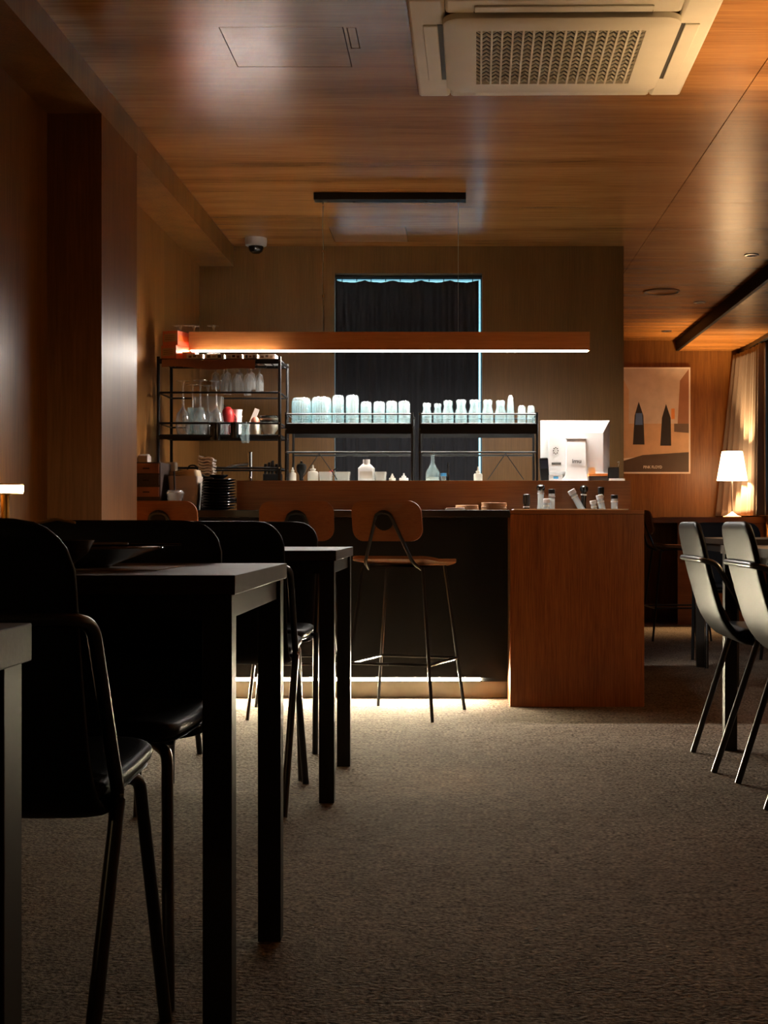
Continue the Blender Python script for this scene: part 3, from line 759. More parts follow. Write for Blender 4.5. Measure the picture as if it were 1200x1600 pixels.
# ------------------------------------------------------------------ stemware, boxes and crockery on the tall rack
def wine(h, r):
    """upturned wine glass, foot on top"""
    return [(r * .72, 0), (r * .95, h * .12), (r, h * .26), (r * .8, h * .40), (r * .25, h * .49), (.0045, h * .54), (.0038, h * .9), (.008, h * .97), (r * .9, h * .99), (r * .9, h), (0, h), (0, h * .53), (r * .2, h * .47), (r * .75, h * .39), (r * .95, h * .26), (r * .9, h * .12), (r * .68, 0)]
for i, (px, D, lab) in enumerate(((282, 6.88, 'upturned wine glass on top of the rack, left of three'), (303, 6.90, 'upturned wine glass on top of the rack, middle of three'), (334, 6.88, 'upturned wine glass on top of the rack, right of three'))):
    lath('wine_glass', lab, 'glass', wine(az(509, D) - 1.5995, .034), 'glass_dim', (ax(px, D), D, 1.5995), 22, 'upturned wine glasses', True)
for i, (px, D, top, lab) in enumerate(((286, 6.715, 595, 'upturned wine glass inside the tall rack, nearest its left post'), (301, 6.875, 601, 'upturned wine glass inside the tall rack, second from the left post'), (313, 6.725, 594, 'upturned wine glass inside the tall rack, third from the left post'), (325, 6.85, 602, 'upturned wine glass inside the tall rack, fourth from the left post'), (338, 6.735, 595, 'upturned wine glass inside the tall rack, just left of the red cup'))):
    lath('wine_glass', lab, 'glass', wine(az(top, D) - 1.2425, .036), 'glass_dim', (ax(px, D), D, 1.2425), 22, 'upturned wine glasses', True)
t = thing('stemware_hanger', 'row of cut-glass goblets hung under the top shelf of the tall rack', 'glass rack')
MB().box(-1.19, -.92, 6.83, 6.84, 1.576, 1.583).build('hanger_rail', 'black', t, 0)
for i in range(8):
    x = -1.16 + i * .029; D = 6.80 + (i % 2) * .07
    h = .075 + (i % 3) * .012
    MB().lathe([(.021, 1.579), (.021, 1.576), (.005, 1.572), (.004, 1.552), (.016, 1.542), (.021, 1.542 - h * .5), (.019, 1.542 - h), (.017, 1.542 - h), (.018, 1.542 - h * .5), (.002, 1.539)], 8).build('goblet', 'glass_dim', t, 10, loc=(x, D, 0))

bx = at(262, 590, 6.745)
def carton(label, loc, w, d, h, mat, side, rz=0.0):
    t = thing('carton', label, 'box', loc, rz)
    MB().box(-w / 2, w / 2, -d / 2, d / 2, 0, h).build('body', mat, t, 0, .001)
    MB().box(-w * .42, w * .42, -d / 2 - .001, -d / 2, h * .25, h * .8).build('panel_print', side, t, 0)
    for k in range(3): MB().box(-w * .33, w * .3, -d / 2 - .0016, -d / 2 - .001, h * (.38 + k * .13), h * (.41 + k * .13)).build('print_line', 'brown_card', t, 0)
    MB().box(w / 2, w / 2 + .0008, -d * .4, d * .4, h * .3, h * .7).build('panel_print', 'orange', t, 0)
    return t
carton('red and kraft printed carton, lower of two on the rack top', (ax(274, 6.745), 6.745, 1.5995), .085, .11, .068, 'salmon', 'kraft', math.radians(-24))
carton('red and kraft printed carton, upper of two on the rack top', (ax(275, 6.745), 6.745, 1.6685), .082, .105, .068, 'salmon', 'kraft', math.radians(-20))
t = thing('carton', 'salmon pink flat carton beside the end of the pendant lamp', 'box', (-1.268, 6.745, 1.5995))
MB().box(-.03, .03, -.05, .05, 0, .036).build('body', 'salmon', t, 0, .001); MB().box(-.031, .031, -.051, .051, .028, .0365).build('lid', 'salmon', t, 0, .001)
t = thing('tea_box', 'slim black carton standing between the red cartons and the lamp', 'box', (-1.325, 6.92, 1.5995))
MB().box(-.014, .014, -.03, .03, 0, .125).build('body', 'darkbox', t, 0, .001); MB().box(-.0145, .0145, -.0305, .0305, .105, .1255).build('lid', 'black', t, 0, .001)
sheet = thing('cardboard_sheet', 'brown cardboard sheet lying over the top shelf of the tall rack', 'cardboard')
m = MB(); R = []
for i in range(15):
    u = i / 14; x = -1.385 + .44 * u; sag = .006 * math.sin(u * 9)
    R.append([(x, 6.945, 1.5988), (x, 6.685, 1.5988), (x, 6.64, 1.591 + sag * .4), (x, 6.633, 1.556 - .012 * u + sag), (x, 6.63, 1.556 - .012 * u + sag), (x, 6.637, 1.593 + sag * .4), (x, 6.683, 1.5992), (x, 6.945, 1.5992)])
m.rings(R); m.build('sheet', 'brown_card', sheet, 60)
MB().box(-.94, -.845, 6.645, 6.935, 1.5988, 1.5993).build('loose_sheet', 'paper', sheet, 0)
# row of white printed cards lying under the pendant
prt = [('brown', 'brown_card'), ('green', 'curtain'), ('plain', 'beige'), ('dark', 'darkbox')]
for i, (px0, px1) in enumerate(((291, 317), (319, 350), (352, 378), (380, 402), (404, 430))):
    xx0, xx1 = ax(px0, 6.675), ax(px1, 6.675)
    lab = ['white printed card pack under the lamp, nearest the red cartons', 'white printed card pack under the lamp, second from the cartons', 'white printed card pack under the lamp, middle of five', 'white printed card pack under the lamp, fourth from the cartons', 'white printed card pack under the lamp, at the rack corner post'][i]
    t = thing('card_pack', lab, 'card pack', ((xx0 + xx1) / 2, 6.8, 1.5998), 0, 'white card packs under the lamp')
    w = (xx1 - xx0) / 2 - .001
    MB().box(-w, w, -.12, .165, 0, .024).build('body', 'paper', t, 0)  # stretched backwards to brighten the packs' reflection in the ceiling
    for k in range(3):
        xk = -w * .75 + k * w * .55
        MB().box(xk, xk + w * .35, -.1205, -.12, .006 + .003 * (k % 2), .017 + .003 * ((k + i) % 2)).build('picture_print', prt[(i + k) % 4][1], t, 0)

def bin_box(name, label, cat, loc, w, d, h, mat, taper=.9, lid=None, rz=0):
    t = thing(name, label, cat, loc, rz)
    m = MB(); o = rrect(w, d, .012, 3)
    m.rings([[(x * taper, y * taper, 0) for x, y in o], [(x, y, h) for x, y in o], [(x * .95, y * .95, h) for x, y in o], [(x * taper * .95, y * taper * .95, .003) for x, y in o]])
    m.build('body', mat, t)
    if lid: MB().rings([[(x * 1.03, y * 1.03, h) for x, y in o], [(x * 1.03, y * 1.03, h + .008) for x, y in o]]).build('lid', lid, t)
    return t
Z2 = 1.2425
t = bin_box('storage_box', 'translucent plastic box of orange snacks on the tall rack', 'box', (ax(325, 6.93), 6.93, Z2 + .075), .15, .07, .125, 'plastic_clear', .9)
m = MB(); o_ = rrect(.125, .055, .012, 3)
m.rings([[(x * .9, y * .9, .05) for x, y in o_], [(x, y, .08 + .012 * math.sin(x * 90)) for x, y in o_], [(x * .5, y * .5, .095) for x, y in o_]]); m.build('contents', 'food', t)
t['label'] = 'translucent plastic box of orange food on the tall rack'
bin_box('storage_box', 'low clear plastic box underneath the box of orange food', 'box', (ax(325, 6.93), 6.93, Z2), .15, .075, .074, 'plastic_clear', .96)
for i, (px, D, top, r, lab) in enumerate(((296, 6.815, 633, .026, 'tall clear beer glass in the tall rack, leftmost of three'), (317, 6.805, 636, .026, 'tall clear beer glass in the tall rack, middle of three'), (339, 6.815, 636, .026, 'tall clear beer glass in the tall rack, next to the red cup'))):
    pass
for px, r, top, lab in ((306, .040, 637, 'wide clear glass pitcher on the middle shelf of the tall rack'), (349, .028, 660, 'low clear glass jar under the red cup on the tall rack')):
    D = 6.8
    o = lath('glass_pitcher' if r > .03 else 'glass_jar', lab, 'jug' if r > .03 else 'jar', [(r * .95, 0), (r, az(top, D) - Z2), (r - .003, az(top, D) - Z2), (r * .95 - .003, .006), (0, .006), (0, 0)], 'glass', (ax(px, D), D, Z2), 24)
    if r > .03: MB().tube(fillet([(-r, 0, .10), (-r * 1.55, 0, .095), (-r * 1.5, 0, .03), (-r * .97, 0, .025)], .015, 4), .004, 6).build('handle', 'glass', o)
t = thing('red_cup', 'red plastic cup upturned on a jar in the tall rack', 'cup', (ax(356, 6.825), 6.825, az(660, 6.825)))
t.location.z = Z2 + .002
MB().lathe([(.020, 0), (.022, .05), (.016, .06), (.028, .062), (.031, .10), (.026, .125), (.012, .14), (0, .142)], 22).build('cup_body', 'red', t)
MB().tube(fillet([(.028, 0, .11), (.042, 0, .09), (.040, 0, .045), (.022, 0, .03)], .02, 4), .003, 6).build('handle', 'red', t)
t = thing('paper_cup', 'plain white paper cup stack right of the red cup on the rack', 'cup', (ax(371, 6.875), 6.875, Z2))
for k in range(3): MB().lathe([(.017, .03 * k), (.023, .07 + .03 * k), (.0245, .07 + .03 * k), (.0245, .073 + .03 * k), (0, .073 + .03 * k)], 20).build('cup', 'paper', t)
t = thing('leaning_board', 'thin white board leaning at the back of the tall rack', 'board', (ax(384, 6.925), 6.925, Z2 + .002), 0)
MB().box(-.012, .012, -.004, .004, 0, .15).build('board', 'beige', t, 0, .001, rot=(0, math.radians(22), 0))
def bowl(label, px, D, z, r, h, mat, group=None, tilt=0):
    return lath('bowl', label, 'bowl', [(r * .45, 0), (r * .5, .004), (r * .85, h * .55), (r, h), (r * .97, h), (r * .8, h * .55), (r * .4, .008), (0, .007), (0, 0)], mat, (ax(px, D), D, z), 28, group, False)
for k in range(4):
    bowl('%s of the bowl stack in the tall rack' % ['cream bowl at the bottom', 'black bowl second from the bottom', 'cream bowl third from the bottom', 'black bowl at the top'][k], 421, 6.775, Z2 + .002 + (0 if k == 0 else .045 + (k - 1) * .012), .046, .05 if k == 0 else .024, 'cream' if k in (0, 2) else 'darkcer', 'stacked bowls')
t = thing('milk_jug', 'white ceramic jug with a peach lid beside the stacked bowls', 'jug', (ax(399, 6.745), 6.745, Z2))
MB().lathe([(.024, 0), (.028, .02), (.025, .05), (.021, .06), (0, .06)], 22).build('body', 'cream', t); MB().lathe([(0, .06), (.022, .06), (.02, .075), (.008, .088), (0, .088)], 18).build('lid', 'salmon', t)
def mug(label, px, mat, r, z0, z1):
    D = 6.645
    t = thing('hanging_mug', label, 'mug', (ax(px, D), D - .032, z0), 0, 'mugs hung on the rack rail')
    h = z1 - z0
    MB().lathe([(0, 0), (r * .94, 0), (r, .006), (r, h), (r - .003, h), (r - .004, .008), (0, .008)], 22).build('body', mat, t)
    MB().tube(fillet([(-r * .6, -r * .75, h * .85), (-r, -r * 1.35, h * .8), (-r, -r * 1.35, h * .25), (-r * .6, -r * .75, h * .2)], .012, 4), .003, 6).build('handle', mat, t)
    MB().tube(fillet([(0, r * .9, h * .9), (0, .034, h + .012), (0, .030, h + .02)], .01, 3), .002, 5).build('hook', 'black', t)
mug('black mug hung on the tall rack front below the plastic box', 338, 'darkcer', .026, az(688, 6.615), az(661, 6.615))
mug('pale teal glass mug hung on the tall rack front near the bowls', 385, 'glass', .019, az(692, 6.615), az(662, 6.615))
mug('black mug hung on the tall rack front beside the glass mug', 368, 'darkcer', .020, az(684, 6.615), az(660, 6.615))

# ------------------------------------------------------------------ left end of the counter
t = thing('drawer_box', 'dark brown stack of drawers on the counter beside the wooden pier', 'drawers', (-1.385, 6.45, CT + .001))
MB().box(-.075, .058, -.12, .12, 0, .215).build('body', 'darkbox', t, 0, .002)
for k in range(4):
    d = MB().box(-.07, .053, -.126, -.1205, .006 + k * .053, .050 + k * .053).build('drawer', 'brown_card' if k % 2 else 'darkbox', t, 0, .001)
    MB().box(-.02, .01, -.130, -.1265, .025 + k * .053, .030 + k * .053).build('pull', 'black', d, 0)
t = thing('tissue_pack', 'small pale pack on top of the dark drawers', 'pack', (ax(226, 6.45), 6.45, CT + .217))
MB().box(-.022, .022, -.04, .04, 0, .034).build('body', 'beige', t, 0, .004); MB().box(-.02, .02, -.02, .02, .034, .040).build('flap', 'paper', t, 0, .002)
t = bin_box('paper_bin', 'beige bin of folded kraft paper on the counter behind the takeaway cup', 'bin', (ax(290, 6.47), 6.47, CT + .001), .14, .13, .155, 'beige', .82)
m = MB()
for k in range(4): m.rings([[(x * (1 - .03 * k), y * (1 - .03 * k), .152 + k * .008) for x, y in rrect(.135, .125, .02, 3)], [(x * (1 - .03 * k), y * (1 - .03 * k), .158 + k * .008 + .004 * math.sin(x * 40)) for x, y in rrect(.135, .125, .02, 3)]])
m.build('folded_paper', 'kraft', t)
t = bin_box('paper_bin', 'narrow beige carton standing behind the paper bin', 'bin', (ax(268, 6.60), 6.60, CT + .001), .05, .07, .225, 'beige', .9)
t = thing('dark_bag', 'crumpled black bag behind the paper bin at the tall rack', 'bag', (ax(301, 6.82), 6.82, .942))
m = MB(); R = []
for i, (r, z) in enumerate(((.02, 0), (.075, .004), (.083, .03), (.078, .07), (.06, .105), (.03, .122), (.004, .125))):
    R.append([(r * math.cos(2 * PI * k / 24) * (1 + .10 * math.sin(k * 5 + i * 2)), r * .9 * math.sin(2 * PI * k / 24) * (1 + .08 * math.sin(k * 7 + i)), z + .006 * math.sin(k * 3 + i)) for k in range(24)])
m.rings(R); m.build('bag_body', 'black', t, 60)
MB().tube(fillet([(-.03, 0, .11), (-.02, 0, .16), (.02, 0, .16), (.03, 0, .11)], .02, 4), .004, 6).build('bag_handle', 'black', t)
for k in range(6):
    o = MB()
    n_ = 10; R = []
    for j in range(n_ + 1):
        u = -1 + 2 * j / n_; R.append([(u * .035, -.05, .004 * math.sin(u * 4)), (u * .035, .05, .004 * math.sin(u * 5)), (u * .035, .05, .009 + .004 * math.sin(u * 5)), (u * .035, -.05, .009 + .004 * math.sin(u * 4))])
    o.rings(R); o = o.build('napkin', 'beige', loc=(ax(324, 6.6) + .003 * (k % 2), 6.585, CT + .172 + k * .0135), rot=(0, math.radians(9), 0))
    o['label'] = 'folded grey-beige napkin in the small pile beside the black bag'; o['category'] = 'napkin'; o['group'] = 'pile of folded napkins'
t = thing('napkin_stand', 'small dark stand carrying the pile of napkins beside the black bag', 'stand', (ax(325, 6.6), 6.60, CT + .001))
MB().box(-.03, .03, -.045, .045, 0, .155).build('block', 'darkbox', t, 0, .003); MB().box(-.036, .036, -.05, .05, .155, .160).build('ledge', 'black', t, 0)
t = thing('takeaway_cup', 'clear takeaway cup with lid and dark straw on the counter', 'cup', (ax(274, 6.36), 6.36, CT + .001))
MB().lathe([(.0, 0), (.029, 0), (.038, .075), (.0365, .075), (.0275, .003), (0, .003)], 26).build('cup_body', 'plastic_clear', t)
MB().lathe([(.0285, .001), (.0335, .042), (.0340, .042), (.0292, .001)], 26, close=True).build('sleeve', 'paper', t)
MB().lathe([(.040, .073), (.041, .078), (.036, .082), (.034, .088), (0, .090)], 26).build('lid', 'plastic_clear', t)
MB().tube([(.0, 0, .02), (-.006, 0, .175)], .0042, 8).build('straw', 'black', t)
for k in range(11):
    o = lath('plate', 'black plate in the tall stack at the left end of the bar shelf', 'plate', [(.03, 0), (.075, .009), (.0785, .0125), (.0775, .0135), (.072, .0115), (.03, .004), (0, .004), (0, 0)], 'darkcer', (ax(342, 6.45) + random.uniform(-.0015, .0015), 6.45 + random.uniform(-.0015, .0015), CT + .001 + k * .0128), 36, 'stack of black plates')
t = thing('bar_tap', 'chrome tap with a long spout behind the black plates', 'tap', (ax(381, 7.0), 7.22, CT + .001))
MB().lathe([(0, 0), (.022, 0), (.022, .02), (.012, .03), (.012, .30), (.014, .305), (0, .31)], 18).build('column', 'chrome', t)
MB().tube(fillet([(0, 0, .245), (-.09, -.02, .235), (-.135, -.03, .215), (-.145, -.03, .18)], .03, 5), .008, 10).build('spout', 'chrome', t)
MB().tube([(0, -.012, .16), (.01, -.04, .175)], .004, 6).build('lever', 'chrome', t)
t = thing('knife_block', 'dark utensil holder with black handles beside the tap on the bar', 'utensil holder', (ax(424, 7.0), 7.05, RS + .001))
MB().box(-.045, .045, -.03, .03, 0, .045).build('block', 'black', t, 0, .003)
for k in range(5): MB().lathe([(0, .045), (.007, .045), (.009, .075), (.007, .095 + .008 * (k % 3)), (0, .098 + .008 * (k % 3))], 10).build('utensil_handle', 'black', t, loc=(-.036 + k * .018, .008 * (k % 2), 0))
bowl('shiny black bowl upturned on the stack of black plates', 342, 6.45, CT + .001 + 11 * .0128 + .001, .045, .02, 'darkcer')

# ------------------------------------------------------------------ bottles and jars on the raised shelf
def squeeze(label, px, D, r, h, mat, nozzle=.02, cap=None, nm='squeeze_bottle'):
    t = thing(nm, label, 'bottle', (ax(px, D), D, RS + .001))
    b = h - nozzle
    MB().lathe([(0, 0), (r, 0), (r, b * .72), (r * .85, b * .86), (r * .45, b * .90), (r * .45, b), (0, b)], 22).build('body', mat, t)
    MB().lathe([(0, b), (r * .55, b), (r * .5, b + .006), (.005, b + .008), (.003, h), (0, h)], 14).build('nozzle', cap or mat, t)
    return t
squeeze('pale squeeze bottle at the left end under the tumbler rack', 457, 6.74, .018, .066, 'frost')
squeeze('pale squeeze bottle standing left of the clear tubs', 489, 6.76, .026, .078, 'frost', .024)
squeeze('short pale dropper bottle left of the rack joint', 613, 6.74, .016, .036, 'frost', .018)
squeeze('pale squeeze bottle under the jar rack at the edge of the dark curtain', 747, 6.74, .021, .070, 'frost', .028)
squeeze('little white dropper bottle nearest the rack joint', 631, 6.74, .022, .038, 'white', .02)
t = thing('pepper_mill', 'black rounded pepper mill between two pale squeeze bottles', 'mill', (ax(471, 6.80), 6.80, RS + .001))
MB().lathe([(0, 0), (.010, 0), (.012, .03), (.022, .05), (.025, .07), (.021, .082), (.006, .088), (.005, .097), (0, .098)], 18).build('body', 'black', t); MB().lathe([(0, .098), (.004, .098), (.004, .104), (0, .105)], 8).build('knob', 'chrome', t)
for i, (xa, xb, lab) in enumerate(((499, 520, 'low clear tub on the bar shelf, left of the light gap'), (524, 547, 'low clear tub on the bar shelf in front of the curtain edge'), (586, 604, 'low clear tub standing right of the glowing white bottle'))):
    w = (xb - xa) * 6.74 / F; bin_box('clear_tub', lab, 'tub', (ax((xa + xb) / 2, 6.74), 6.74, RS + .001), w, .06, .036, 'plastic_clear', .92, 'plastic_clear')
t = thing('tongs', 'red handled tongs lying across the clear tubs on the bar shelf', 'tongs', (ax(521, 6.74), 6.74, RS + .047))
MB().box(-.022, .0, -.006, .006, 0, .010).build('red_handle', 'red', t, 0, .002, rot=(0, math.radians(-30), 0)); MB().box(.0, .024, -.004, .004, .002, .008).build('tip', 'black', t, 0, .001, rot=(0, math.radians(-30), 0))
t = thing('white_bottle', 'bright white plastic bottle with a square shoulder on the bar shelf', 'bottle', (ax(572.5, 6.75), 6.75, RS + .001))
o_ = rrect(.078, .05, .012, 3)
MB().rings([[(x, y, 0) for x, y in o_], [(x, y, .062) for x, y in o_], [(x * .55, y * .6, .080) for x, y in o_], [(x * .4, y * .5, .084) for x, y in o_]]).build('body', 'white', t)
MB().lathe([(0, .084), (.017, .084), (.017, .104), (0, .105)], 18).build('cap', 'white', t)
MB().box(-.03, .03, -.0262, -.0252, .012, .046).build('label_sheet', 'frost', t, 0)
t = thing('decanter', 'clear round bodied decanter with a long black pourer on the bar shelf', 'bottle', (ax(676, 6.80), 6.80, RS + .001))
MB().lathe([(0, 0), (.034, 0), (.036, .02), (.034, .045), (.016, .075), (.0095, .09), (.009, .125), (.012, .128), (.012, .132), (.007, .132), (.007, .09), (.03, .045), (.032, .02), (0, .005)], 26).build('body', 'glass', t)
MB().lathe([(0, .005), (.031, .006), (.031, .022), (0, .022)], 20).build('liquid', 'frost', t)
MB().lathe([(0, .125), (.008, .127), (.006, .145), (.003, .185), (0, .186)], 12).build('pourer', 'black', t)
t = thing('small_jar', 'little jar with a blue lid right of the decanter', 'jar', (ax(693, 6.74), 6.74, RS + .001))
MB().lathe([(0, 0), (.013, 0), (.013, .024), (0, .024)], 16).build('body', 'glass', t); MB().lathe([(0, .024), (.014, .024), (.014, .038), (0, .039)], 16).build('lid', 'blue', t)
t = thing('thin_bottle', 'slim black necked bottle next to the jar with a blue lid', 'bottle', (ax(700, 6.76), 6.76, RS + .001))
MB().lathe([(0, 0), (.010, 0), (.010, .025), (.005, .035), (.004, .08), (0, .081)], 14).build('body', 'bottleblack', t); MB().lathe([(0, .08), (.0045, .08), (.0045, .09), (0, .09)], 10).build('cap', 'black', t)

# ------------------------------------------------------------------ till screen
t = thing('till_screen', 'white till monitor seen from behind on its flared stand', 'monitor', (ax(899, 6.86), 6.86, RS + .001))
w, h0, h1 = .169, .018, .300
def ringz(wx, za, zb, y): return [(-wx, y, za), (wx, y, za), (wx, y, zb), (-wx, y, zb)]
k = .030
MB().rings([ringz(w, h0, h1, .03), ringz(w, h0, h1, .018), ringz(w - .002, h0 + .002, h1 - .002, .015), ringz(w - .036, h0 + .03, h1 - .062, -.030)], (True, True)).build('screen_housing', 'white', t, 20, .002)
MB().box(-w + .008, w - .008, .0305, .032, h0 + .008, h1 - .008).build('screen', 'black', t, 0)
st = MB()
prof = [(.082, .0, -.055), (.068, .012, -.054), (.054, .03, -.053), (.050, .06, -.053), (.049, .19, -.048), (.047, .203, -.046), (.044, .206, -.044)]
st.rings([[(-a, y, z), (a, y, z), (a * .9, y + .03, z), (-a * .9, y + .03, z)] for a, z, y in prof])
stand = st.build('stand', 'white', t, 50, .003)
MB().box(-.05, .05, -.05, -.02, .206, .212).build('stand_cap', 'white', t, 0, .002)
MB().box(-.085, .085, -.075, .08, 0, .006).build('foot_plate', 'white', t, 40, .003)
text('lettering', 'imu', .028, 'acgrey', (.002, -.0545, .098), (PI / 2 - .035, 0, 0), stand, .0004, .0006, 1.1)
for s in (-1, 1): MB().lathe([(0, 0), (.0035, 0), (.0035, .002), (0, .002)], 10).build('screw', 'acgrey', t, loc=(s * (w - .022), -.006, h1 - .098), rot=(PI / 2, 0, 0))
for a in range(8):
    MB().lathe([(0, 0), (.003, 0), (.003, .001), (0, .001)], 8).build('vent_hole', 'acgrey', t, loc=(-.098 + .011 * math.cos(a * PI / 4), -.0302, .150 + .015 * math.sin(a * PI / 4)), rot=(PI / 2, 0, 0))
MB().box(-.118, -.072, -.0312, -.0300, .083, .093).build('port_panel', 'acgrey', t, 0)
t = thing('card_reader', 'black card terminal standing upright left of the till monitor', 'card reader', (ax(851, 6.80), 6.755, RS + .001))
MB().box(-.022, .02, -.02, .02, 0, .112).build('body', 'black', t, 0, .006, rot=(0, math.radians(-4), 0)); MB().box(-.018, .016, -.0215, -.020, .06, .10).build('display', 'navy', t, 0, rot=(0, math.radians(-4), 0))
t = thing('label_box', 'small white box at the foot of the till stand', 'box', (ax(868, 6.74), 6.74, RS + .001))
MB().box(-.032, .032, -.025, .025, 0, .030).build('body', 'white', t, 0, .002); MB().box(-.012, .012, -.0256, -.025, .01, .022).build('sticker', 'blue', t, 0)
t = thing('receipt_box', 'orange tray with papers beside the till stand', 'tray', (ax(934, 6.70), 6.715, RS + .001))
MB().box(-.045, .045, -.04, .03, 0, .022).build('tray', 'darkbox', t, 0, .002); MB().box(-.046, .046, -.041, .031, .022, .034).build('orange_top', 'orange', t, 0, .002)
MB().box(-.044, -.010, .0, .01, .034, .065).build('paper_slip', 'paper', t, 0)
t = thing('paper_pad', 'white paper pad at the right end of the bar shelf', 'paper', (ax(962, 6.70), 6.70, RS + .001), 0)
MB().box(-.035, .04, -.035, .035, 0, .010).build('pad', 'paper', t, 0); MB().box(-.035, .04, .0355, .039, .0, .013).build('binding', 'beige', t, 0)
t = thing('receipt_printer', 'small black printer at the right end of the bar shelf', 'printer', (ax(958, 6.88), 6.90, RS + .001))
MB().box(-.026, .026, -.05, .05, 0, .070).build('body', 'black', t, 0, .004); MB().box(-.02, .02, -.03, .03, .0705, .074).build('lid', 'beige', t, 0, .001)
MB().tube(fillet([(.024, -.03, .074), (.03, -.03, .10), (.02, -.03, .095)], .01, 3), .0016, 5).build('cable', 'white', t)

# ------------------------------------------------------------------ coasters and bottles on the counter
gi = 0
for px, n_, mat, labs in ((730, 4, 'coaster', 'left'), (772, 6, 'coaster', 'right')):
    for k in range(n_):
        r = .052 if px == 730 else .058
        o = lath('coaster', 'round wooden coaster in the %s of two stacks on the bar counter' % labs, 'coaster', [(0, 0), (r * .98, 0), (r, .001), (r, .0046), (r * .98, .0055), (0, .0055)], mat, (ax(px, 6.45) + random.uniform(-.002, .002), 6.45, CT + .001 + k * .0058), 30, '%s stack of wooden coasters' % labs)
t = thing('napkin_pad', 'folded white napkins lying left of the wooden coasters', 'napkin', (ax(711, 6.40), 6.38, CT + .001))
MB().box(-.045, .045, -.03, .03, 0, .005).build('lower_fold', 'paper', t, 0, .001); MB().box(-.040, .042, -.028, .028, .0055, .010).build('upper_fold', 'paper', t, 0, .001, rot=(0, 0, .05))

def bottle(label, px, D, top_py, mat, capmat, neck=.0125, capr=.0155, caph=.03, tilt=0.0, ball=False, body=.034):
    zt_ = az(top_py, D); z0 = .6215; L = (zt_ - z0) / math.cos(tilt)
    t = thing('bottle', label, 'bottle', (ax(px, D) - math.sin(tilt) * L, D, z0 + abs(math.sin(tilt)) * body * .9), 0, 'bottles in the ice well')
    t.rotation_euler = (0, tilt, 0)
    s = L - .006
    MB().lathe([(0, 0), (body * .95, 0), (body, .006), (body, s * .48), (body * .85, s * .56), (neck * 1.25, s * .70), (neck, s * .76), (neck, s - caph * .3), (0, s - caph * .3)], 22).build('glass_body', mat, t)
    cp = [(neck * 1.02, s - caph), (capr, s - caph), (capr, s - .002), (capr * .85, s), (0, s)]
    if ball: cp = [(neck * 1.02, s - caph), (capr * .9, s - caph), (capr * 1.15, s - caph * .6), (capr * 1.1, s - caph * .25), (capr * .6, s), (0, s + .002)]
    MB().lathe(cp, 18).build('cap', capmat, t)
    MB().lathe([(neck * 1.03, s - caph - .016), (neck * 1.1, s - caph - .016), (neck * 1.1, s - caph - .010), (neck * 1.03, s - caph - .010)], 18, close=True).build('neck_ring', 'white' if capmat != 'white' else 'frost', t)
    return t
bottle('black topped bottle at the left end of the ice well', 822.5, 6.40, 770, 'bottleblack', 'bottleblack', .0135, .0165, .045)
bottle('clear bottle with a rounded black stopper, tallest at the left of the well', 845, 6.50, 755, 'bottle_glass', 'bottleblack', .0145, .0175, .028, 0, True, .024)
bottle('short clear bottle with a white cap between two black-capped bottles', 854, 6.38, 777, 'bottle_glass', 'white', .0125, .0155, .02, 0, False, .026)
bottle('clear bottle with a square black cap beside the rounded stopper', 862, 6.50, 762, 'bottle_glass', 'black', .0150, .0155, .022, 0, False, .024)
bottle('clear bottle leaning left with a white cap in the middle of the well', 891, 6.475, 767, 'bottle_glass', 'white', .0145, .0175, .022, math.radians(-29), False, .022)
bottle('black bottle with a pale topped round stopper behind the leaning one', 913, 6.53, 757, 'bottleblack', 'bottleblack', .0125, .0175, .03, math.radians(3), True, .03)
bottle('black bottle standing behind the two small clear ones', 939, 6.54, 759, 'bottleblack', 'black', .0135, .0150, .03, 0, False, .028)
bottle('clear bottle leaning slightly with a white cap, right of centre', 936, 6.41, 773, 'bottle_glass', 'white', .0150, .0165, .02, math.radians(-12), False, .028)
bottle('lowest clear bottle with a white cap, right of the leaning bottle', 926, 6.36, 781, 'bottle_glass', 'white', .0125, .0150, .016, math.radians(-9), False, .022)
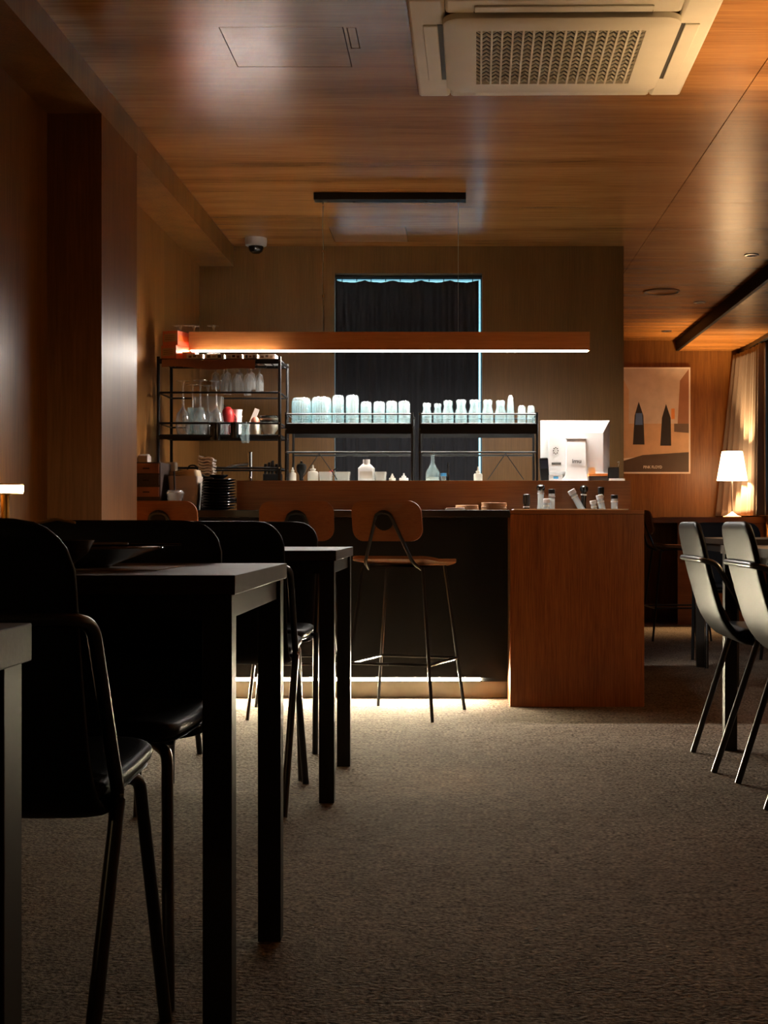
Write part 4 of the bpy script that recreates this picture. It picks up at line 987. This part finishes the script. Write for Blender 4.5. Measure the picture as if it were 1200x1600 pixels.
bottle('clear bottle with a black cap at the right end of the well', 960, 6.38, 771, 'bottle_glass', 'black', .0150, .0165, .018, 0, False, .024)

# ------------------------------------------------------------------ crockery on the near table
TT = .7412
mat_ = MB().box(-.20, .20, -.115, .135, 0, .0012).build('placemat', 'beige', loc=(-.70, 2.47, TT), smooth=0)
mat_['label'] = 'thin grey placemat under the wide black dish'; mat_['category'] = 'placemat'
o = lath('dish', 'wide black dish with cutlery resting across it', 'dish', [(.05, 0), (.055, .004), (.115, .026), (.145, .034), (.143, .036), (.112, .030), (.05, .008), (0, .008), (0, 0)], 'darkcer', (-.665, 2.50, TT + .0015), 40)
o = lath('bowl', 'black bowl with a spoon at the edge of the nearest chair back', 'bowl', [(.035, 0), (.04, .005), (.075, .032), (.084, .052), (.081, .052), (.07, .032), (.03, .010), (0, .010), (0, 0)], 'darkcer', (-.665, 2.255, TT), 36)
t = thing('spoon', 'metal spoon leaning in the small black bowl', 'spoon', (-.66, 2.26, TT + .05))
MB().tube([(-.10, 0, .012), (.02, 0, .036), (.05, 0, .030)], [.003, .0028, .002], 8).build('handle', 'gold', t); MB().lathe([(0, -.004), (.012, -.002), (.016, .002), (.013, .002), (0, -.001)], 16).build('spoon_bowl', 'steel', t, loc=(-.105, 0, .010))
for k, lab in enumerate(('thin dark chopstick lying across the wide black dish, nearer one', 'thin dark chopstick lying across the wide black dish, farther one')):
    o = MB().tube([(-.12, 0, 0), (.10, 0, .001)], [.0032, .002], 8).build('chopstick', 'darkcer', loc=(-.59, 2.49 + k * .022, TT + .0405)); o['label'] = lab; o['category'] = 'chopstick'; o['group'] = 'pair of chopsticks'
t = thing('spoon', 'metal spoon lying on the rim of the wide black dish', 'spoon', (-.69, 2.45, TT + .042))
MB().tube([(-.05, 0, 0), (.12, 0, .002)], [.003, .002], 8).build('handle', 'steel', t); MB().lathe([(0, -.003), (.014, -.001), (.018, .003), (.014, .003), (0, 0)], 16).build('spoon_bowl', 'steel', t, loc=(-.065, 0, 0))
